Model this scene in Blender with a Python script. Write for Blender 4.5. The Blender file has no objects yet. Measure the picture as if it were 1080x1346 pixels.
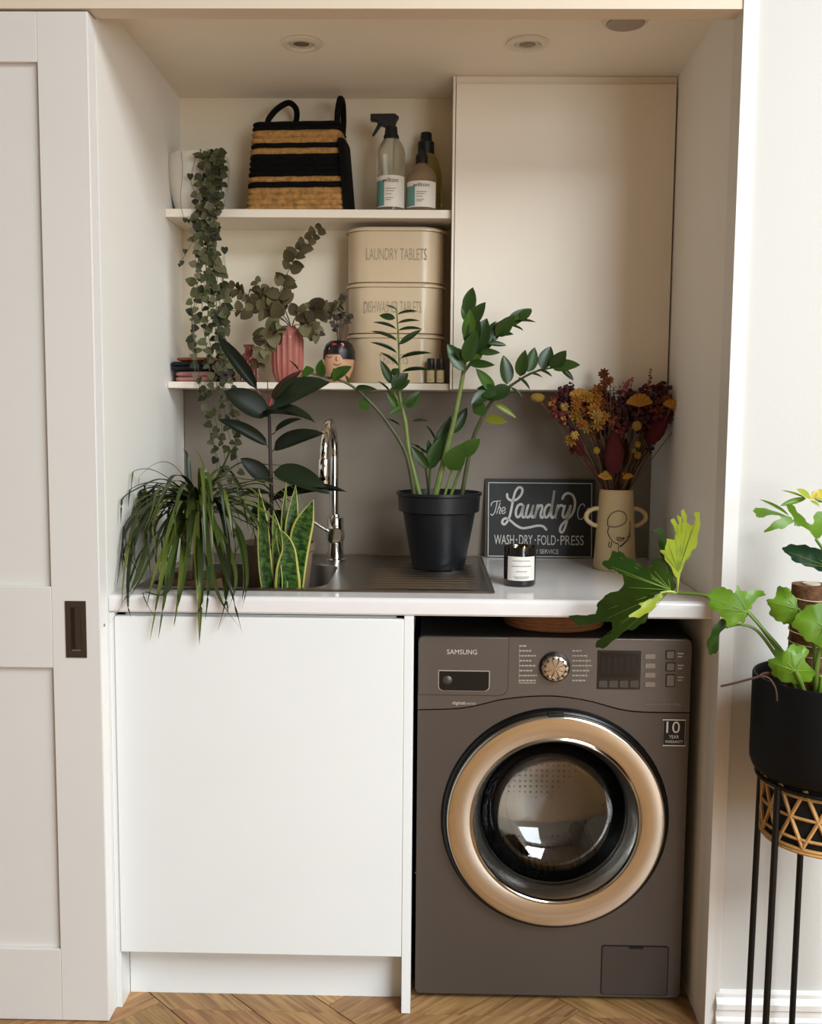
import bpy, bmesh, math, random
from mathutils import Vector, Matrix
random.seed(7)
R = math.radians
sc = bpy.context.scene
COL = sc.collection

# ------------------------------------------------------------------ camera
F, TILT, ROLL, YAW = 1312.605, 0.09561, -0.00861, -0.01855
CAM = Vector((0.66997, -2.04846, 1.28821))
def _rot():
    c, s = math.cos(YAW), math.sin(YAW); a = Matrix(((c, -s, 0), (s, c, 0), (0, 0, 1)))
    c, s = math.cos(TILT), math.sin(TILT); b = Matrix(((1, 0, 0), (0, c, -s), (0, s, c)))
    c, s = math.cos(ROLL), math.sin(ROLL); d = Matrix(((c, 0, -s), (0, 1, 0), (s, 0, c)))
    return d @ b @ a
RC = _rot()                                   # rows: right, forward, up
cam_data = bpy.data.cameras.new('camera'); cam = bpy.data.objects.new('camera', cam_data); COL.objects.link(cam)
cam_data.sensor_fit = 'VERTICAL'; cam_data.sensor_height = 24.0; cam_data.lens = F * 24.0 / 1346.0
cam_data.clip_start = 0.02
mw = Matrix.Identity(4)
for i in range(3):
    mw[i][0] = RC[0][i]; mw[i][1] = RC[2][i]; mw[i][2] = -RC[1][i]; mw[i][3] = CAM[i]
cam.matrix_world = mw
sc.camera = cam
def at(px, py, Y=None, Z=None):
    """world point seen at a photo pixel, on the vertical plane y=Y or the level plane z=Z"""
    v = RC.transposed() @ Vector(((px - 540) / F, 1.0, -(py - 673) / F))
    t = (Y - CAM.y) / v.y if Y is not None else (Z - CAM.z) / v.z
    return CAM + v * t
def ppm(Y):                                   # pixels per metre at depth Y
    return F / (Y - CAM.y)

# ------------------------------------------------------------------ world, light, exposure
sc.view_settings.view_transform = 'Standard'; sc.view_settings.look = 'None'
sc.view_settings.gamma = 1.0; sc.view_settings.use_curve_mapping = False
sc.view_settings.exposure = 0.09
world = bpy.data.worlds.new('world'); sc.world = world; world.use_nodes = True
world.node_tree.nodes['Background'].inputs[0].default_value = (0.75, 0.85, 1.0, 1)
world.node_tree.nodes['Background'].inputs[1].default_value = 1.0
# daylight: glazed opening in the room's rear wall (behind the camera, to the right) and a roof light
WIN = dict(y=-5.15, x0=2.2, x1=4.15, z0=0.5, z1=2.7)
SKY = dict(z=3.43, x0=1.9, x1=4.15, y0=-4.6, y1=-1.7)
def daylight(name, loc, sx, sy, d, watts):
    la = bpy.data.lights.new(name, 'AREA'); la.shape = 'RECTANGLE'; la.size = sx; la.size_y = sy
    la.energy = watts; la.color = (0.86, 0.945, 1.0)
    o = bpy.data.objects.new(name, la); COL.objects.link(o); o.location = loc
    o.rotation_euler = Vector(d).to_track_quat('-Z', 'Y').to_euler()
daylight('window_daylight', ((WIN['x0'] + WIN['x1']) / 2, WIN['y'], (WIN['z0'] + WIN['z1']) / 2), WIN['x1'] - WIN['x0'] - .1, WIN['z1'] - WIN['z0'] - .1, (0, 1, 0), 92)
daylight('roof_daylight', ((SKY['x0'] + SKY['x1']) / 2, (SKY['y0'] + SKY['y1']) / 2, SKY['z']), SKY['x1'] - SKY['x0'] - .1, SKY['y1'] - SKY['y0'] - .1, (0, 0, -1), 335)

# ------------------------------------------------------------------ materials
def lin(h):
    if isinstance(h, str):
        h = h.lstrip('#'); c = [int(h[i:i + 2], 16) / 255 for i in (0, 2, 4)]
    else: c = h
    return tuple((x / 12.92 if x <= .04045 else ((x + .055) / 1.055) ** 2.4) for x in c) + (1,)
MATS = {}
def mat(name, col, rough=.5, metal=0., var=0., scale=8., bump=0., bscale=60., trans=0., ior=1.45, emit=None, estr=0., rnd=0., transl=0., coat=0., detail=3., stretch=None, col2=None, spec=None):
    if name in MATS: return MATS[name]
    m = bpy.data.materials.new(name); m.use_nodes = True; nt = m.node_tree; N = nt.nodes; K = nt.links
    p = N['Principled BSDF']; out = N['Material Output']
    c = lin(col); p.inputs['Base Color'].default_value = c
    p.inputs['Roughness'].default_value = rough; p.inputs['Metallic'].default_value = metal
    p.inputs['IOR'].default_value = ior
    if trans: p.inputs['Transmission Weight'].default_value = trans
    if coat: p.inputs['Coat Weight'].default_value = coat; p.inputs['Coat Roughness'].default_value = .08
    if spec is not None: p.inputs['Specular IOR Level'].default_value = spec
    if emit: p.inputs['Emission Color'].default_value = lin(emit); p.inputs['Emission Strength'].default_value = estr
    tc = N.new('ShaderNodeTexCoord'); src = tc.outputs['Object']
    if stretch:
        mp = N.new('ShaderNodeMapping'); mp.inputs['Scale'].default_value = stretch; K.new(src, mp.inputs[0]); src = mp.outputs[0]
    csock = None
    if var or col2:
        nz = N.new('ShaderNodeTexNoise'); nz.inputs['Scale'].default_value = scale; nz.inputs['Detail'].default_value = detail
        K.new(src, nz.inputs['Vector'])
        mx = N.new('ShaderNodeMix'); mx.data_type = 'RGBA'
        c2 = lin(col2) if col2 else tuple(min(1, x * (1 + var)) for x in c[:3]) + (1,)
        mx.inputs[6].default_value = tuple(x * (1 - var) for x in c[:3]) + (1,) if not col2 else c
        mx.inputs[7].default_value = c2
        rp = N.new('ShaderNodeMapRange'); rp.inputs[1].default_value = .3; rp.inputs[2].default_value = .7
        K.new(nz.outputs[0], rp.inputs[0]); K.new(rp.outputs[0], mx.inputs[0]); csock = mx.outputs[2]
    if rnd:
        oi = N.new('ShaderNodeObjectInfo'); hs = N.new('ShaderNodeHueSaturation')
        mr = N.new('ShaderNodeMapRange'); mr.inputs[3].default_value = 1 - rnd; mr.inputs[4].default_value = 1 + rnd
        K.new(oi.outputs['Random'], mr.inputs[0]); K.new(mr.outputs[0], hs.inputs['Value'])
        mh = N.new('ShaderNodeMapRange'); mh.inputs[3].default_value = .5 - rnd * .05; mh.inputs[4].default_value = .5 + rnd * .05
        mm = N.new('ShaderNodeMath'); mm.operation = 'MULTIPLY'; mm.inputs[1].default_value = 7.31
        mf = N.new('ShaderNodeMath'); mf.operation = 'FRACT'
        K.new(oi.outputs['Random'], mm.inputs[0]); K.new(mm.outputs[0], mf.inputs[0]); K.new(mf.outputs[0], mh.inputs[0]); K.new(mh.outputs[0], hs.inputs['Hue'])
        if csock: K.new(csock, hs.inputs['Color'])
        else: hs.inputs['Color'].default_value = c
        csock = hs.outputs[0]
    if csock: K.new(csock, p.inputs['Base Color'])
    if bump:
        nb = N.new('ShaderNodeTexNoise'); nb.inputs['Scale'].default_value = bscale; nb.inputs['Detail'].default_value = 3
        K.new(src, nb.inputs['Vector'])
        bp = N.new('ShaderNodeBump'); bp.inputs['Strength'].default_value = bump; bp.inputs['Distance'].default_value = .002
        K.new(nb.outputs[0], bp.inputs['Height']); K.new(bp.outputs[0], p.inputs['Normal'])
    if transl:
        tr = N.new('ShaderNodeBsdfTranslucent'); ms = N.new('ShaderNodeMixShader'); ms.inputs[0].default_value = transl
        if csock: K.new(csock, tr.inputs[0])
        else: tr.inputs[0].default_value = c
        K.new(p.outputs[0], ms.inputs[1]); K.new(tr.outputs[0], ms.inputs[2]); K.new(ms.outputs[0], out.inputs['Surface'])
    MATS[name] = m
    return m

PAINT = mat('wall_paint', '#cac7c1', .62, bump=.12, bscale=220, var=.012, scale=3)
ALCOVE = mat('alcove_paint', '#f4f0e8', .6, bump=.1, bscale=200, var=.012, scale=3)
CEIL = mat('ceiling_paint', '#f3ebdc', .7, bump=.1, bscale=200, var=.01)
DOORP = mat('door_paint', '#ddd9d3', .42, bump=.05, bscale=150, var=.012, scale=4)
TRIMP = mat('trim_gloss', '#e6e3de', .35, bump=.03, bscale=80, var=.01)
MELA = mat('melamine', '#ebe0cf', .33, var=.01, scale=5)  # warm tan of the dim bounced light is mixed into this white
MELAC = mat('melamine_base', '#eaebe9', .3, var=.01, scale=5)
SPLASH = mat('splashback', '#8a7e70', .38, var=.03, scale=4)
COUNTER = mat('worktop_laminate', '#e6e1de', .13, var=.015, scale=30)
STEEL = mat('brushed_steel', '#99928a', .30, 1., var=.03, scale=8, stretch=(1, 10, 1))
CHROME = mat('chrome', '#dcd8d2', .06, 1.)
BLACKP = mat('black_plastic', '#101011', .42, bump=.04, bscale=200)
BRONZE = mat('bronze_pull', '#5a4e43', .4, .75, var=.08)
GREYP = mat('grey_plastic', '#8b8780', .5)
DARKGAP = mat('dark_gap', '#0b0a09', .8)

# ------------------------------------------------------------------ mesh helpers
ORG = {}
class MB:
    def __init__(s): s.v = []; s.f = []
    def add(s, vs, fs):
        o = len(s.v); s.v += [Vector(q) for q in vs]; s.f += [tuple(i + o for i in f) for f in fs]; return s
    def box(s, x0, x1, y0, y1, z0, z1):
        return s.add([(x0, y0, z0), (x1, y0, z0), (x1, y1, z0), (x0, y1, z0), (x0, y0, z1), (x1, y0, z1), (x1, y1, z1), (x0, y1, z1)],
              [(0, 3, 2, 1), (4, 5, 6, 7), (0, 1, 5, 4), (1, 2, 6, 5), (2, 3, 7, 6), (3, 0, 4, 7)])
    def loops(s, L, cap0=True, cap1=True, closed=True):
        n = len(L[0]); vs = [q for l in L for q in l]; fs = []
        for k in range(len(L) - 1):
            for i in range(n if closed else n - 1):
                j = (i + 1) % n; fs.append((k * n + i, k * n + j, (k + 1) * n + j, (k + 1) * n + i))
        if cap0: fs.append(tuple(range(n))[::-1])
        if cap1: fs.append(tuple((len(L) - 1) * n + i for i in range(n)))
        return s.add(vs, fs)
    def lathe(s, prof, c=(0, 0, 0), n=28, axis='Z', cap0=True, cap1=True, sx=1, sy=1):
        c = Vector(c); L = []
        for r, h in prof:
            l = []
            for i in range(n):
                a = 2 * math.pi * i / n; x, y = r * math.cos(a) * sx, r * math.sin(a) * sy
                l.append(c + (Vector((x, y, h)) if axis == 'Z' else Vector((x, h, -y)) if axis == 'Y' else Vector((h, x, y))))
            L.append(l)
        return s.loops(L, cap0, cap1)
    def tube(s, pts, rad, n=8, cap=True, flat=1.0):
        pts = [Vector(p) for p in pts]; m = len(pts)
        rs = rad if isinstance(rad, (list, tuple)) else [rad] * m
        L = []; prev = None
        for i, p in enumerate(pts):
            t = (pts[min(i + 1, m - 1)] - pts[max(i - 1, 0)]).normalized()
            if prev is None:
                a = Vector((0, 0, 1)) if abs(t.z) < .9 else Vector((0, 1, 0)); u = t.cross(a).normalized()
            else: u = (prev - t * prev.dot(t)).normalized()
            prev = u; w = t.cross(u)
            L.append([p + (u * math.cos(2 * math.pi * k / n) + w * math.sin(2 * math.pi * k / n) * flat) * rs[i] for k in range(n)])
        return s.loops(L, cap, cap)
    def prism(s, poly, fn0, fn1):
        """2-D polygon mapped by two functions (front/back)"""
        n = len(poly); a = [fn0(*q) for q in poly]; b = [fn1(*q) for q in poly]
        return s.add(a + b, [tuple(range(n))[::-1], tuple(range(n, 2 * n))] + [(i, (i + 1) % n, n + (i + 1) % n, n + i) for i in range(n)])
    def blob(s, c, r, sub=1, jit=0., sc_=(1, 1, 1)):
        bm = bmesh.new(); bmesh.ops.create_icosphere(bm, subdivisions=sub, radius=1)
        vs = [Vector(c) + Vector((v.co.x * sc_[0], v.co.y * sc_[1], v.co.z * sc_[2])) * r * (1 + random.uniform(-jit, jit)) for v in bm.verts]
        fs = [tuple(v.index for v in f.verts) for f in bm.faces]; bm.free(); return s.add(vs, fs)
    def mesh(s, name, m, org=(0, 0, 0), smooth=40, fix=True):
        me = bpy.data.meshes.new(name); o = Vector(org)
        me.from_pydata([v - o for v in s.v], [], s.f)
        if fix:
            bm = bmesh.new(); bm.from_mesh(me); bmesh.ops.recalc_face_normals(bm, faces=bm.faces); bm.to_mesh(me); bm.free()
        if m: me.materials.append(m)
        if smooth:
            for p in me.polygons: p.use_smooth = True
            try: me.set_sharp_from_angle(angle=R(smooth))
            except Exception: pass
        return me
    def build(s, name, m, parent=None, smooth=40, bevel=0., seg=2, label=None, fix=True, kind=None):
        if parent is not None: org = ORG[parent.name]
        else:
            xs = [v.x for v in s.v]; ys = [v.y for v in s.v]; zs = [v.z for v in s.v]
            org = Vector(((min(xs) + max(xs)) / 2, (min(ys) + max(ys)) / 2, min(zs)))
        o = bpy.data.objects.new(name, s.mesh(name, m, org, smooth, fix)); COL.objects.link(o)
        if parent is not None: o.parent = parent
        else: o.location = org
        ORG[o.name] = org
        if bevel:
            b = o.modifiers.new('bevel', 'BEVEL'); b.width = bevel; b.segments = seg; b.limit_method = 'ANGLE'; b.angle_limit = R(35)
        if label: o['label'] = label
        if kind: o['kind'] = kind
        return o
def thing(name, label, cat, loc, rot=None, group=None, local=False):
    o = bpy.data.objects.new(name, None); COL.objects.link(o); o.location = loc; o.empty_display_size = .05
    if rot: o.rotation_euler = rot
    ORG[o.name] = Vector((0, 0, 0)) if local else Vector(loc)
    return tag(o, label, cat, group)
def tag(o, label, cat, group=None):
    o['label'] = label; o['category'] = cat
    if group: o['group'] = group
    return o
def struct(o): o['kind'] = 'structure'; return o
def inst(name, me, M, parent):
    """a part that shares mesh data; M is its matrix in world axes"""
    o = bpy.data.objects.new(name, me); COL.objects.link(o); o.parent = parent
    org = ORG[parent.name]; M = M.copy(); M.translation = M.translation - org; o.matrix_local = M; return o
def catmull(pts, k=6, closed=False):
    P = [Vector(p) for p in pts]; n = len(P); out = []
    for i in range(n if closed else n - 1):
        if closed: p0, p1, p2, p3 = P[i - 1], P[i], P[(i + 1) % n], P[(i + 2) % n]
        else: p0, p1, p2, p3 = P[max(i - 1, 0)], P[i], P[i + 1], P[min(i + 2, n - 1)]
        for j in range(k):
            t = j / k
            out.append(.5 * ((2 * p1) + (p2 - p0) * t + (2 * p0 - 5 * p1 + 4 * p2 - p3) * t * t + (3 * p1 - p0 - 3 * p2 + p3) * t ** 3))
    if not closed: out.append(P[-1])
    return out
def rrect(x0, x1, y0, y1, r, n=6):
    out = []
    for cx, cy, a0 in ((x1 - r, y1 - r, 0), (x0 + r, y1 - r, 90), (x0 + r, y0 + r, 180), (x1 - r, y0 + r, 270)):
        for i in range(n + 1):
            a = R(a0 + 90 * i / n); out.append((cx + r * math.cos(a), cy + r * math.sin(a)))
    return out
def holed(outer, inner, fn):
    """triangulated plate with a hole; returns MB"""
    bm = bmesh.new(); E_ = []
    for lp in ([outer] + ([inner] if inner and not isinstance(inner[0][0], (list, tuple)) else (inner or []))):
        vs = [bm.verts.new((q[0], q[1], 0)) for q in lp]
        E_ += [bm.edges.new((vs[i], vs[(i + 1) % len(vs)])) for i in range(len(vs))]
    bmesh.ops.triangle_fill(bm, edges=E_, use_beauty=True)
    bm.verts.index_update()
    m = MB(); m.add([fn(v.co.x, v.co.y) for v in bm.verts], [tuple(v.index for v in f.verts) for f in bm.faces]); bm.free(); return m
def text_mb(body, w, h, fn):
    """built-in lettering fitted to w x h, centred, mapped by fn(u,v)"""
    cu = bpy.data.curves.new('t', 'FONT'); cu.body = body; cu.resolution_u = 3
    ob = bpy.data.objects.new('t', cu); COL.objects.link(ob); bpy.context.view_layer.update()
    me = bpy.data.meshes.new_from_object(ob.evaluated_get(bpy.context.evaluated_depsgraph_get()))
    xs = [v.co.x for v in me.vertices]; ys = [v.co.y for v in me.vertices]
    x0, x1, y0, y1 = min(xs), max(xs), min(ys), max(ys)
    m = MB(); m.add([fn(((v.co.x - x0) / (x1 - x0) - .5) * w, ((v.co.y - y0) / (y1 - y0) - .5) * h) for v in me.vertices], [tuple(p.vertices) for p in me.polygons])
    bpy.data.objects.remove(ob); bpy.data.curves.remove(cu); bpy.data.meshes.remove(me)
    return m
def stroke(m, pts, w, fn, k=5, smooth=True):
    """flat ribbon stroke in 2-D mapped by fn(u,v)"""
    P = catmull([(a, b, 0) for a, b in pts], k) if smooth and len(pts) > 2 else [Vector((a, b, 0)) for a, b in pts]
    n = len(P); A = []; B = []
    for i in range(n):
        t = (P[min(i + 1, n - 1)] - P[max(i - 1, 0)])
        if t.length < 1e-9: t = Vector((1, 0, 0))
        t.normalize(); nn = Vector((-t.y, t.x, 0)); ww = w[i * (len(w) - 1) // (n - 1)] if isinstance(w, list) else w
        e = t * (-ww * .35 if i == 0 else ww * .35 if i == n - 1 else 0); q = .55 if i in (0, n - 1) else 1
        A.append(P[i] + e + nn * ww / 2 * q); B.append(P[i] + e - nn * ww / 2 * q)
    m.add([fn(a.x, a.y) for a in A] + [fn(b.x, b.y) for b in B], [(i, i + 1, n + i + 1, n + i) for i in range(n - 1)])
    return m
def leaf_mesh(name, m, wf, bend=.12, fold=.12, ny=8, tipbend=0.):
    """unit leaf: y 0..1 along its length, x +-0.5 wide; 3 vertices across"""
    mb = MB(); V = []; Fc = []
    for i in range(ny + 1):
        t = i / ny; w = wf(t) * .5; z = -bend * t * t + bend * .5 * t - tipbend * max(0, t - .6) ** 2
        V += [(-w, t, z + fold * w), (0, t, z), (w, t, z + fold * w)]
    for i in range(ny):
        a = i * 3
        for j in (0, 1): Fc.append((a + j, a + j + 1, a + j + 4, a + j + 3))
    mb.add(V, Fc); return mb.mesh(name, m, smooth=180, fix=False)
def ell(t, p=.85, a=.5):   # elliptic-pointed leaf width
    t = min(max(t, 0), 1); return max(.02, (math.sin(math.pi * t ** a)) ** p)
def leafM(base, tip, width, normal):
    y = tip - base; L = y.length; yn = y / L; n = Vector(normal); n = n - yn * n.dot(yn)
    if n.length < 1e-4: n = Vector((0, -1, .2)) - yn * Vector((0, -1, .2)).dot(yn)
    n.normalize(); x = yn.cross(n)
    return Matrix(((x.x * width, y.x, n.x * L, base.x), (x.y * width, y.y, n.y * L, base.y), (x.z * width, y.z, n.z * L, base.z), (0, 0, 0, 1)))
def rv(s): return Vector((random.uniform(-s, s), random.uniform(-s, s), random.uniform(-s, s)))

# ================================================================== STRUCTURE
W, B, H = 1.27, 0.672, 2.12          # alcove width, depth, ceiling
YF = -0.055                          # plane of the room's front wall
WR0 = 1.257                          # right-hand alcove edge at the front plane
ZT, ZB = 0.9106, 0.8746              # worktop top, underside
RX0, RX1, RY0, RZ = -1.9, 4.2, -5.2, 3.45
floor = struct(MB().box(RX0, RX1, RY0, B, -.06, -.004).build('floor', mat('floor_oak', '#9a7048', .45, var=.25, scale=9, stretch=(1, 6, 1)), smooth=0))
# herringbone oak planks, each one a piece
def clip(poly, x0, x1, y0, y1):
    def cl(P, f, inter):
        out = []
        for i in range(len(P)):
            a, b = P[i - 1], P[i]; fa, fb = f(a), f(b)
            if fa != fb: out.append(inter(a, b))
            if fb: out.append(b)
        return out
    def ix(c): return lambda a, b: (c, a[1] + (b[1] - a[1]) * (c - a[0]) / (b[0] - a[0]))
    def iy(c): return lambda a, b: (a[0] + (b[0] - a[0]) * (c - a[1]) / (b[1] - a[1]), c)
    for f, g in ((lambda p: p[0] >= x0, ix(x0)), (lambda p: p[0] <= x1, ix(x1)), (lambda p: p[1] >= y0, iy(y0)), (lambda p: p[1] <= y1, iy(y1))):
        if poly: poly = cl(poly, f, g)
    return poly
def oak():
    m = mat('oak_plank', '#a5784a', .38, rnd=.16)
    nt = m.node_tree; N = nt.nodes; K = nt.links; p = N['Principled BSDF']
    uv = N.new('ShaderNodeUVMap'); mp = N.new('ShaderNodeMapping'); mp.inputs['Scale'].default_value = (3.0, 42, 1)
    K.new(uv.outputs[0], mp.inputs[0])
    nz = N.new('ShaderNodeTexNoise'); nz.inputs['Scale'].default_value = 1.5; nz.inputs['Detail'].default_value = 6; nz.inputs['Distortion'].default_value = 1.2
    K.new(mp.outputs[0], nz.inputs['Vector'])
    cr = N.new('ShaderNodeValToRGB'); cr.color_ramp.elements[0].position = .3; cr.color_ramp.elements[0].color = lin('#7d5733')
    cr.color_ramp.elements[1].position = .68; cr.color_ramp.elements[1].color = lin('#b98e5e')
    K.new(nz.outputs[0], cr.inputs[0])
    hs = [n for n in N if n.bl_idname == 'ShaderNodeHueSaturation'][0]; K.new(cr.outputs[0], hs.inputs['Color'])
    bp = N.new('ShaderNodeBump'); bp.inputs['Strength'].default_value = .25; bp.inputs['Distance'].default_value = .001
    K.new(nz.outputs[0], bp.inputs['Height']); K.new(bp.outputs[0], p.inputs['Normal'])
    return m
OAK = oak()
PW, PL, GAP = .13, .65, .0014
FLX1, FLY0 = 2.4, -2.6               # planks are laid one by one as far as they can be told apart
def planks():
    u = Vector((1, 1, 0)).normalized(); v = Vector((-1, 1, 0)).normalized()
    k = int(PL / PW + .5)
    for a in range(-48, 49):
        for b in range(-9, 10):
            # herringbone lattice: L-shaped pairs
            o = u * PW * (a + b * k) + v * PW * (a - b * k) + Vector((.55, -.25, 0))
            for orient in (0, 1):
                if orient == 0: x, y, q = u, v, o
                else: x, y, q = v, u, o + v * PW
                P = [q + x * GAP + y * GAP, q + x * (PL - GAP) + y * GAP, q + x * (PL - GAP) + y * (PW - GAP), q + x * GAP + y * (PW - GAP)]
                for reg in ((-1.0, FLX1, FLY0, 0.0), (0, W, 0.0, B)):
                    c = clip([(w.x, w.y) for w in P], *reg)
                    if len(c) < 3: continue
                    ar = abs(sum(c[i - 1][0] * c[i][1] - c[i][0] * c[i - 1][1] for i in range(len(c)))) / 2
                    if ar < 2e-4: continue
                    dz = random.uniform(-.0004, .0002)
                    mb = MB().prism(c, lambda s, t: Vector((s, t, -.0045)), lambda s, t: Vector((s, t, dz)))
                    ob = mb.build('plank', OAK, floor, smooth=0)
                    me = ob.data; ul = me.uv_layers.new(name='uv'); off = random.uniform(0, 20)
                    org = ORG[floor.name]
                    for l in me.loops:
                        co = me.vertices[l.vertex_index].co + org - q
                        ul.data[l.index].uv = (co.dot(x) + off, co.dot(y) + off * .37)
planks()

def wall(name, m, *boxes):
    b = MB()
    for q in boxes: b.box(*q)
    return struct(b.build(name, m, smooth=0))
wall('wall_left', ALCOVE, (-.10, 0, 0.0, B + .1, 0, H + .1))
struct(MB().prism([(WR0, YF + .001), (WR0 + .020, YF + .001), (WR0 + .1, YF + .12), (W + .1, B + .1), (W, B + .1)], lambda x, y: Vector((x, y, 0)), lambda x, y: Vector((x, y, RZ))).build('wall_right', ALCOVE, smooth=0))
wall_back = wall('wall_back', mat('back_paint_shaded', '#e6d9c0', .6, bump=.1, bscale=200), (0, W, B, B + .1, 0, H + .1))  # tanner than the other alcove walls: warm shade is put into the colour
ceiling = wall('ceiling', CEIL, (0, W, -.004, B, H, H + .1))
wall('wall_front_right', PAINT, (WR0 + .028, RX1, YF + .004, YF + .1, 0, RZ))
wall('trim_1', TRIMP, (WR0 - .0006, WR0 + .028, YF - .004, YF + .06, 0, RZ))
wall('wall_front_header', mat('header_paint', '#dfcfba', .6, bump=.1, bscale=200), (RX0, WR0 - .0006, YF, -.004, 2.0645, RZ))
wall('wall_front_left', PAINT, (RX0, -.10, .0, .1, 0, RZ))
ROOMP = mat('room_paint', '#8f8578', .7, bump=.1, bscale=200)
ROOMC = mat('room_ceiling', '#a79d90', .7)
wall('wall_room_left', ROOMP, (RX0 - .1, RX0, RY0, .1, 0, RZ))
w_ = WIN
def framed(rx0, rx1, ry0, ry1, a0, a1, b0, b1, z0, z1, mk):
    return [mk(rx0, a0, ry0, ry1), mk(a1, rx1, ry0, ry1), mk(a0, a1, ry0, b0), mk(a0, a1, b1, ry1)]
wall('wall_room_rear', ROOMP, *framed(RX0 - .1, RX1 + .1, 0, RZ, w_['x0'], w_['x1'], w_['z0'], w_['z1'], 0, 0, lambda a, b, c, d: (a, b, RY0 - .1, RY0, c, d)))
wall('ceiling_room', ROOMC, *framed(RX0 - .1, RX1 + .1, RY0 - .1, .1, SKY['x0'], SKY['x1'], SKY['y0'], SKY['y1'], 0, 0, lambda a, b, c, d: (a, b, c, d, RZ, RZ + .1)))
wall('wall_room_right', ROOMP, (RX1, RX1 + .1, RY0, YF + .1, 0, RZ))
wf = MB()
for x in (w_['x0'], (w_['x0'] + w_['x1']) / 2 - .03, w_['x1'] - .06): wf.box(x, x + .06, RY0 - .07, RY0 - .02, w_['z0'], w_['z1'])
for z in (w_['z0'], w_['z1'] - .06): wf.box(w_['x0'], w_['x1'], RY0 - .07, RY0 - .02, z, z + .06)
struct(wf.build('window_1', TRIMP, smooth=0))
wf = MB()
for x in (SKY['x0'], (SKY['x0'] + SKY['x1']) / 2 - .03, SKY['x1'] - .06): wf.box(x, x + .06, SKY['y0'], SKY['y1'], RZ + .02, RZ + .07)
for y in (SKY['y0'], SKY['y1'] - .06): wf.box(SKY['x0'], SKY['x1'], y, y + .06, RZ + .02, RZ + .07)
struct(wf.build('window_2', TRIMP, smooth=0))
# splashback panel behind the worktop
struct(MB().box(.002, W - .002, B - .009, B, ZT + .0005, 1.354).build('trim_2', SPLASH, bevel=.001, label='taupe splashback panel'))
# skirting on the front wall at the right, moulded in steps
bb = MB(); prof = [(0, 0), (.020, 0), (.020, .042), (.014, .048), (.014, .062), (.019, .066), (.019, .078), (.010, .088), (.010, .096), (0, .101)]
bb.prism(prof, lambda d, z: Vector((WR0 + .020, YF + .004 - d, z)), lambda d, z: Vector((RX1, YF + .004 - d, z)))
struct(bb.build('baseboard_right', TRIMP, smooth=30))
# ------------------------------------------------------------------ sliding door
door = struct(thing('door_1', 'pale grey sliding door with two recessed panels at the left', 'door', (-.43, -.03, .0)))
DX0, DX1, DY0, DY1, DZ0, DZ1 = -.86, -.0012, -.050, -.008, .002, 2.061
XS0, XS1 = -.76, -.100
MB().box(DX0, XS0, DY0, DY1, DZ0, DZ1).build('stile', DOORP, door, bevel=.0012)
MB().box(XS1, DX1, DY0, DY1, DZ0, DZ1).build('stile', DOORP, door, bevel=.0012)
for z0, z1 in ((DZ0, .160), (.767, .936), (1.967, DZ1)):
    MB().box(XS0, XS1, DY0 + .0002, DY1, z0, z1).build('rail', DOORP, door, bevel=.0012)
for z0, z1 in ((.160, .767), (.936, 1.967)):
    MB().box(XS0, XS1, DY0 + .012, DY1 - .01, z0, z1).build('door_panel', DOORP, door, smooth=0)
MB().box(-.0012, .0, DY0 + .0008, DY1, DZ0, DZ1).build('edge_strip', mat('edge_white', '#f3f1ee', .4), door, smooth=0)
px0, px1, pz0, pz1 = -.0715, -.029, .7895, .907
pl = holed([(px0, pz0), (px1, pz0), (px1, pz1), (px0, pz1)], [(px0 + .010, pz0 + .014), (px1 - .010, pz0 + .014), (px1 - .010, pz1 - .012), (px0 + .010, pz1 - .012)], lambda x, z: Vector((x, DY0 - .0022, z)))
q0, q1, r0, r1 = px0 + .010, px1 - .010, pz0 + .014, pz1 - .012
pl.loops([[Vector((x, y, z)) for x, z in ((q0, r0), (q1, r0), (q1, r1), (q0, r1))] for y in (DY0 - .0022, DY0 - .0004)], False, True)
pl.loops([[Vector((x, y, z)) for x, z in ((px0, pz0), (px1, pz0), (px1, pz1), (px0, pz1))] for y in (DY0 - .0022, DY0)], False, False)
pull = pl.build('pull_plate', BRONZE, door, smooth=0, label='dark bronze flush pull')
MB().box(q0 + .002, q0 + .009, DY0 - .0018, DY0 - .0005, r0 + .002, r1 - .002).build('finger_recess', mat('pull_recess', '#33261c', .5, .6), pull, smooth=0)
MB().box(q0 + .002, q1 - .002, DY0 - .0021, DY0 - .0006, r0, r0 + .003).build('recess_lip', mat('pull_lip', '#b0a696', .3, .9), pull, smooth=0)
MB().lathe([(.0035, 0), (.003, .0015), (.001, .002)], (.0003, -.028, .8525), 14, 'X').build('screw_cap', GREYP, door)
# ------------------------------------------------------------------ ceiling fittings
def downlight(px, py, label):
    c = at(px, py, Z=H); t = thing('recessed_spotlight', label, 'spotlight', (c.x, c.y, H - .004), group='recessed spotlights in the alcove ceiling')
    MB().lathe([(.030, .004), (.046, .004), (.0475, .002), (.046, -.001), (.034, -.004), (.030, -.001), (.028, .0035)], (c.x, c.y, H - .004), 36, cap0=False, cap1=False).build('trim_ring', mat('spot_white', '#e0d8ca', .4), t)
    MB().lathe([(.0285, 0), (.026, -.0042), (.020, -.0048), (.018, -.003)], (c.x, c.y, H - .0005), 28, cap1=False).build('bezel', mat('spot_bezel', '#c9c0b0', .35), t)
    MB().lathe([(.018, 0), (.014, -.002), (.001, -.003)], (c.x, c.y, H - .003), 24).build('lamp', mat('spot_lamp', '#7a7062', .2, .3), t)
downlight(396, 56, 'round white recessed spotlight above the open shelves')
downlight(693, 56, 'round white recessed spotlight above the wall cupboard')
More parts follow.
